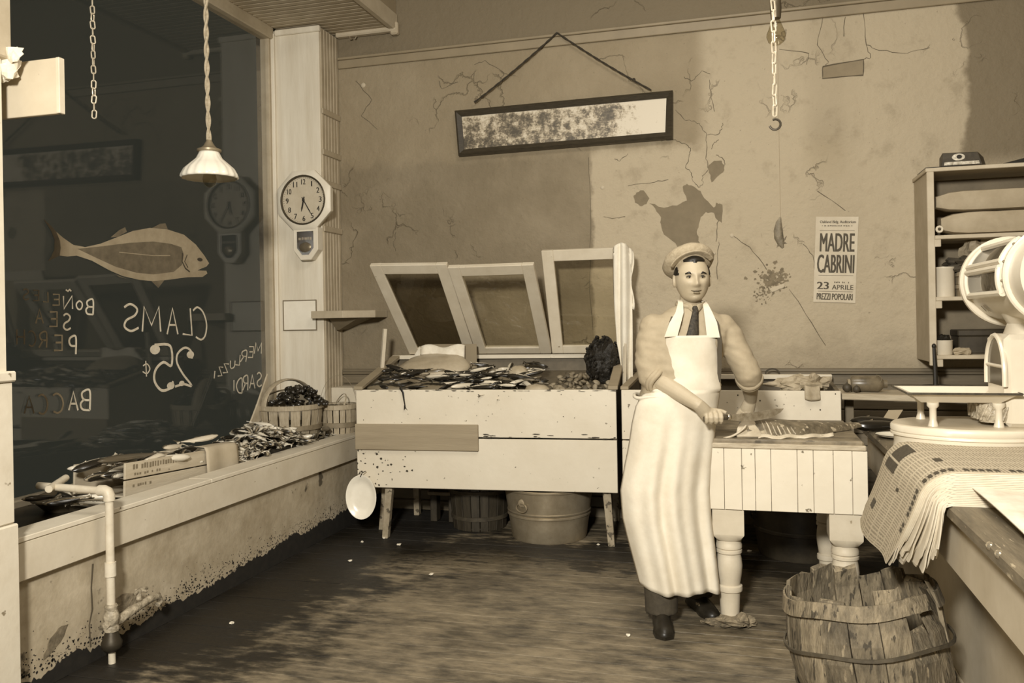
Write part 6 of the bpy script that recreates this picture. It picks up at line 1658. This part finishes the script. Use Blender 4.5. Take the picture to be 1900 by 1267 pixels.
# right hand: palm behind the handle, four fingers over it, thumb along the top
pa = KN + Vector((-.030, .012, .020))
body.tube([WRR.lerp(ELR, .12), WRR, WRR.lerp(pa, .5) + Vector((0, 0, .004)), pa + Vector((.006, .004, 0)), KN + Vector((.022, .016, .010))], [.030, .0295, .032, .036, .026], 14, flat=.95)
for i in range(4):
    x = KN.x - .028 + .0205 * i; rr_ = (.0098, .0104, .0102, .0088)[i]; R0 = .0235
    P = [Vector((x + .002 * (i - 1.5), KN.y + R0 * 1.0 * -math.cos(an) , KN.z + R0 * math.sin(an))) for an in (R(125), R(88), R(50), R(12), R(-30), R(-75))]
    P[0] = pa.lerp(P[0], .7); P[1].z += .005; P[2].y -= .003
    body.tube(P, [rr_ * 1.15, rr_ * 1.15, rr_, rr_ * 1.04, rr_ * .95, rr_ * .8], 10)
body.tube([pa + Vector((.0, .004, .018)), KN + Vector((.012, .012, .033)), KN + Vector((.040, .006, .031)), KN + Vector((.064, -.002, .024))], [.0135, .0125, .0112, .0085], 10)
# left hand pressed down on the fish, fingers bent forward
PLc = WRL + Vector((-.012, .022, -.050))
body.tube([WRL.lerp(ELL, .12), WRL, WRL.lerp(PLc, .55), PLc, PLc + Vector((-.004, .004, -.026))], [.031, .030, .034, .038, .030], 14, flat=.85, up=(1, 0, 0))
for i in range(4):
    b0 = PLc + Vector((-.030 + .0195 * i, -.004 + .006 * abs(i - 1.5), -.022)); ln = (.062, .072, .068, .054)[i]
    body.tube([b0, b0 + Vector((-.004, -ln * .42, -.006)), b0 + Vector((-.006, -ln * .78, -.020)), b0 + Vector((-.006, -ln, -.040))], [.0112, .0108, .0100, .0080], 10)
body.tube([PLc + Vector((-.030, .008, -.006)), PLc + Vector((-.052, -.010, -.026)), PLc + Vector((-.058, -.032, -.044))], [.0135, .0115, .0085], 10)
bo = pbuild(body, 'body', M_skinp, voxel=.0035, smooth_it=3)
# ---- face details
for s in (-1, 1):
    e = HC + Vector((s * .031, -.0795, .0045))
    eye = pbuild(MB().ell(e, (.0125, .006, .0046), seg=16, rings=10), 'eye', M_eyew)
    pbuild(MB().ell(e + Vector((.001, -.0038, .0004)), (.0052, .0032, .0050), seg=12, rings=8), 'iris', M_iris, eye)
    pbuild(MB().tube([e + Vector((-.0145 , -.001, .001)), e + Vector((-.006, -.0055, .0062)), e + Vector((.006, -.0055, .0062)), e + Vector((.0145, -.001, .001))], [.0012, .0022, .0022, .0012], 6), 'eyelid', M_hair, eye)
    pbuild(MB().tube([e + Vector((-s * .016, -.010, .014)), e + Vector((s * .002, -.011, .0225)), e + Vector((s * .019, -.003, .0165))], [.0042, .0050, .0026], 8, flat=.6), 'eyebrow', M_hair)
pbuild(MB().tube([HC + Vector((-.024, -.0845, -.0575)), HC + Vector((-.010, -.0945, -.0620)), HC + Vector((.006, -.0952, -.0618)), HC + Vector((.025, -.0845, -.0565))], [.0010, .0019, .0019, .0010], 6), 'mouth_line', mat('mouth_line', .06, .6))
pbuild(MB().ell(HC + Vector((.001, -.0905, -.0685)), (.016, .005, .0045), seg=12, rings=8), 'lower_lip', M_lip)
# ---- hair
def hairfn(q):
    front = q.y < .1; hl = .60 + .10 * abs(q.x)
    if front and q.z < hl and abs(q.x) < .86: return .90
    if q.z < -.25: return .90
    if abs(q.x) > .80 and q.z < .08 and q.y < .3: return .93
    return 1.065
pbuild(MB().ell(HC + Vector((0, .004, .004)), (.0815, .098, .114), seg=64, rings=48, fn=hairfn), 'hair', M_hair)
# ---- flat cap, pushed back
CMx = Matrix.Translation(HC + Vector((-.006, .050, .082))) @ Matrix.Rotation(R(-10), 4, 'Y') @ Matrix.Rotation(R(-34), 4, 'X')
cap = MB(); cap.ell((0, 0, 0), (.126, .128, .066), seg=44, rings=22, fn=lambda q: 1 + .035 * noise.noise(q * 3) - .12 * max(0, -q.z))
cap.v = [tuple(CMx @ Vector(v)) for v in cap.v]
cobj = pbuild(cap, 'cap', M_cap)
vis = MB().grid(lambda u, v: CMx @ Vector((.098 * math.sin((u - .5) * 2.3) * (1 + .18 * v), -.078 * math.cos((u - .5) * 2.0) - .052 * v * math.cos((u - .5) * 2.4), -.030 - .004 * v - .018 * (2 * (u - .5)) ** 2 + .0)), 24, 6, .005)
pbuild(vis, 'visor', M_cap, cobj)
# ---- shirt with rolled sleeves
sh_ = MB()
sh_.loft([ring(*p) for p in ((.050, .055, .070, .068, 1.505), (.046, .052, .115, .085, 1.475), (.042, .048, .165, .100, 1.445), (.040, .043, .195, .112, 1.40), (.035, .038, .195, .122, 1.34), (.012, .035, .180, .125, 1.24), (-.018, .035, .172, .125, 1.12), (-.035, .040, .178, .128, 1.02), (-.045, .045, .182, .130, .95))])
limb(sh_, [SHR + Vector((.015, 0, -.005)), SHR.lerp(ELR, .25) + Vector((-.012, 0, 0)), SHR.lerp(ELR, .7) + Vector((-.018, 0, 0)), ELR + Vector((.0, -.004, .0)), ELR.lerp(WRR, .16)], [.056, .068, .069, .066, .062], 22); sh_.ell(SHR + Vector((.0, 0, -.012)), (.072, .075, .064), seg=20, rings=14)
limb(sh_, [SHL + Vector((-.015, 0, -.005)), SHL.lerp(ELL, .25) + Vector((.004, 0, 0)), SHL.lerp(ELL, .7), ELL + Vector((0, .0, .0)), ELL.lerp(WRL, .22)], [.056, .065, .064, .061, .059], 22); sh_.ell(SHL + Vector((.0, 0, -.012)), (.066, .072, .060), seg=20, rings=14)
so = pbuild(sh_, 'shirt', M_shirt, voxel=.007, smooth_it=12)
for v in so.data.vertices:
    p = v.co; n_ = noise.noise(Vector((p.x * 9, p.y * 9, p.z * 16))) * .003 + noise.noise(Vector((p.x * 20 + 5 + p.z * 20, p.y * 20, p.z * 30))) * .0055
    v.co = p + v.normal * n_
for a, b, t, r_ in ((ELR, WRR, .16, .062), (ELL, WRL, .24, .058)):
    d = (b - a).normalized(); c = a + (b - a) * t
    mb = MB(); s1 = d.orthogonal().normalized(); s2 = d.cross(s1)
    for off, rr_, th in ((0, r_, .012), (-.016, r_ + .001, .014)):
        mb.tube([c + d * (off + .005 * math.sin(3 * k * 2 * PI / 32)) + s1 * (rr_ - th * .4) * math.cos(2 * PI * k / 32) + s2 * (rr_ - th * .4) * math.sin(2 * PI * k / 32) for k in range(32)], th, 8, closed=True)
    pbuild(mb, 'rolled_cuff', M_shirt)
for s in (-1, 1):      # collar wings
    mb = MB().grid(lambda u, v: Vector((.056 + s * (.010 + .058 * u - .012 * v), -.030 + .075 * u * u - .012 * v - .004, 1.512 + .020 * u - .045 * v * (1 - .55 * u) - .006)), 8, 6, .005)
    pbuild(mb, 'collar', M_shirt)
nb_ = MB().tube([Vector((.055 + .063 * math.cos(2 * PI * k / 28), .045 + .066 * math.sin(2 * PI * k / 28), 1.508 + .012 * math.sin(2 * PI * k / 28))) for k in range(28)], .013, 8, closed=True); pbuild(nb_, 'collar_band', M_shirt)
# ---- tie
tk = MB().ell(Vector((.055, -.043, 1.487)), (.014, .010, .014), seg=12, rings=8); tie = pbuild(tk, 'tie', M_tie)
pbuild(MB().grid(lambda u, v: Vector((.055 - .030 * v + (u - .5) * (.018 + .040 * v), -.050 - .040 * min(1, v * 1.3) - .006 * math.cos((u - .5) * 3), 1.482 - .135 * v)), 6, 10, .006), 'tie_blade', M_tie, tie)
# ---- trousers and shoes
tr = MB()
tr.loft([ring(*p) for p in ((-.038, .045, .168, .118, 1.03), (-.045, .05, .175, .125, .95), (-.045, .055, .172, .128, .86))])
limb(tr, [(-.125, .05, .90), (-.135, .03, .50), FR + Vector((0, .005, .035)), FR + Vector((0, .0, -.035))], [.102, .088, .078, .077], 20)
limb(tr, [(.035, .06, .90), (.06, .12, .50), FL + Vector((0, .005, .035)), FL + Vector((0, .0, -.035))], [.102, .088, .078, .077], 20)
to = pbuild(tr, 'trousers', M_trouser, voxel=.008, smooth_it=3)
for f, yaw_ in ((FR, R(-6)), (FL, R(12))):
    Rm = Matrix.Rotation(yaw_, 4, 'Z'); Fm = Matrix.Translation(Vector((f.x, f.y, 0))) @ Rm
    rows = []
    for t, w, h in ((0, .030, .095), (.12, .042, .12), (.30, .044, .115), (.48, .043, .082), (.68, .047, .060), (.86, .042, .048), (.97, .024, .034), (1.0, .008, .022)):
        y = .075 - .275 * t
        rows.append([Fm @ Vector((w * math.cos(a), y, .012 + (h - .012) * max(0, math.sin(a)) if math.sin(a) > 0 else .012)) for a in [2 * PI * k / 18 for k in range(18)]])
    so_ = pbuild(MB().loft(rows), 'shoe', M_shoe, smooth=True)
    sole = [Fm @ Vector((x, y, .0)) for x, y in ((-.032, .08), (-.041, .0), (-.040, -.07), (-.049, -.12), (-.040, -.18), (0, -.205), (.040, -.18), (.049, -.12), (.040, -.07), (.041, .0), (.032, .08))]
    pbuild(MB().prism(sole, (0, 0, .014)), 'sole', M_shoe, so_, smooth=False)
# ---- apron
rowsA = [(1.362, -.085, .147), (1.30, -.088, .150), (1.22, -.086, .152), (1.165, -.088, .160), (1.12, -.130, .165), (1.08, -.196, .168), (1.03, -.225, .160), (.95, -.245, .146), (.85, -.262, .134), (.74, -.285, .120), (.63, -.302, .112), (.50, -.292, .118), (.39, -.270, .128), (.28, -.248, .134), (.185, -.230, .140)]
def apron(u, v):
    t = v * (len(rowsA) - 1); i = min(int(t), len(rowsA) - 2); f = t - i
    z, x0, x1 = [rowsA[i][k] + (rowsA[i + 1][k] - rowsA[i][k]) * f for k in range(3)]
    x = x0 + (x1 - x0) * u; s = (u - .5) * 2
    low = max(0, (1.05 - z) / .85)
    cy = .036 + .01 * low; dep = .136 if z < 1.1 else .128
    if z > 1.2: dep += .0
    y = cy - dep * math.sqrt(max(0.02, 1 - (abs(s) ** 2.2) * (.93 if z < 1.1 else .62))) - .012 - .03 * low
    fold = .013 * math.sin(u * 17 + .8) + .011 * math.sin(u * 29 + 2.1) + .007 * math.sin(u * 8 + z * 2)
    y += fold * min(1, low * 1.6)
    y += .004 * math.sin(z * 34 + u * 6) * max(0, 1 - abs(z - 1.12) / .2)
    if v > .999: pass
    hem = -.012 * math.sin(u * 7 - .5) - .035 * u
    z2 = z + hem * max(0, (v - .8) / .2)
    return (x + .006 * math.sin(z * 9) * low, y, z2)
ap = pbuild(MB().grid(apron, 60, 70, .004), 'apron', M_apron)
for s, pts_ in ((-1, ((-.070, -.088, 1.358), (-.050, -.092, 1.42), (-.022, -.060, 1.47), (-.008, -.018, 1.515), (.0, .04, 1.532))), (1, ((.128, -.088, 1.350), (.118, -.090, 1.42), (.112, -.058, 1.47), (.110, -.016, 1.508), (.112, .04, 1.528)))):
    mb = MB(); P = [Vector(p) for p in pts_]; W_s = [.030, .027, .019, .012, .010]
    rows = [[p + Vector((-w, .004, 0)), p + Vector((-w, -.003, 0)), p + Vector((w, -.003, 0)), p + Vector((w, .004, 0))] for p, w in zip(P, W_s)]
    pbuild(mb.loft(rows), 'apron_strap', M_apron, ap, smooth=True)
wb_ = MB().tube([Vector((-.035 + .19 * math.cos(a), .04 + .142 * math.sin(a), 1.072 + .006 * math.sin(5 * a))) for a in [2 * PI * k / 48 for k in range(48)]], .009, 6, closed=True); pbuild(wb_, 'apron_string', M_apron, ap)
kt = MB(); crumple(kt, Vector((.165, .0, 1.13)), (.018, .02, .045), 4, .6); pbuild(kt, 'apron_knot', M_apron, ap)
# ---- suspenders
for P in ([(-.052, -.066, 1.452), (-.066, -.078, 1.42), (-.078, -.088, 1.385)], [(.118, -.052, 1.468), (.146, -.080, 1.42), (.160, -.080, 1.33), (.160, -.068, 1.22), (.155, -.060, 1.14)]):
    P = [Vector(p) for p in P]
    rows = [[p + Vector((-.009, .008, 0)), p + Vector((-.009, -.003, 0)), p + Vector((.009, -.003, 0)), p + Vector((.009, .008, 0))] for p in P]
    pbuild(MB().loft(rows), 'suspender', M_susp, smooth=False)

# ---- knife held in the right hand
kf = thing('fish_knife', tuple(PM @ KN), 'broad bladed fish knife in the hand of the man', 'knife')
kd = Vector((.92, .38, .0)).normalized()
hnd = MB().tube([KN - kd * .045, KN - kd * .02, KN + kd * .04, KN + kd * .085], [.013, .0145, .0125, .012], 10, flat=.75); pbuild(hnd, 'handle', mat('knife_handle_wood', .12, .4, .2, 20), kf)
pbuild(MB().tube([KN + kd * .083, KN + kd * .10], [.0135, .0125], 10, flat=.75), 'bolster', mat('bright_metal', .6), kf)
ku = Vector((0, 0, 1)); kn_ = kd.cross(ku).normalized() * .0016
bp2 = [(.098, -.014), (.16, -.024), (.24, -.026), (.32, -.020), (.385, .004), (.405, .022), (.36, .024), (.28, .017), (.18, .012), (.098, .010)]
pbuild(MB().prism([KN + kd * a + ku * b - kn_ for a, b in bp2], kn_ * 2), 'blade', mat('worn_knife_steel', .42, .28, .35, 30, metal=.55), kf, smooth=False)
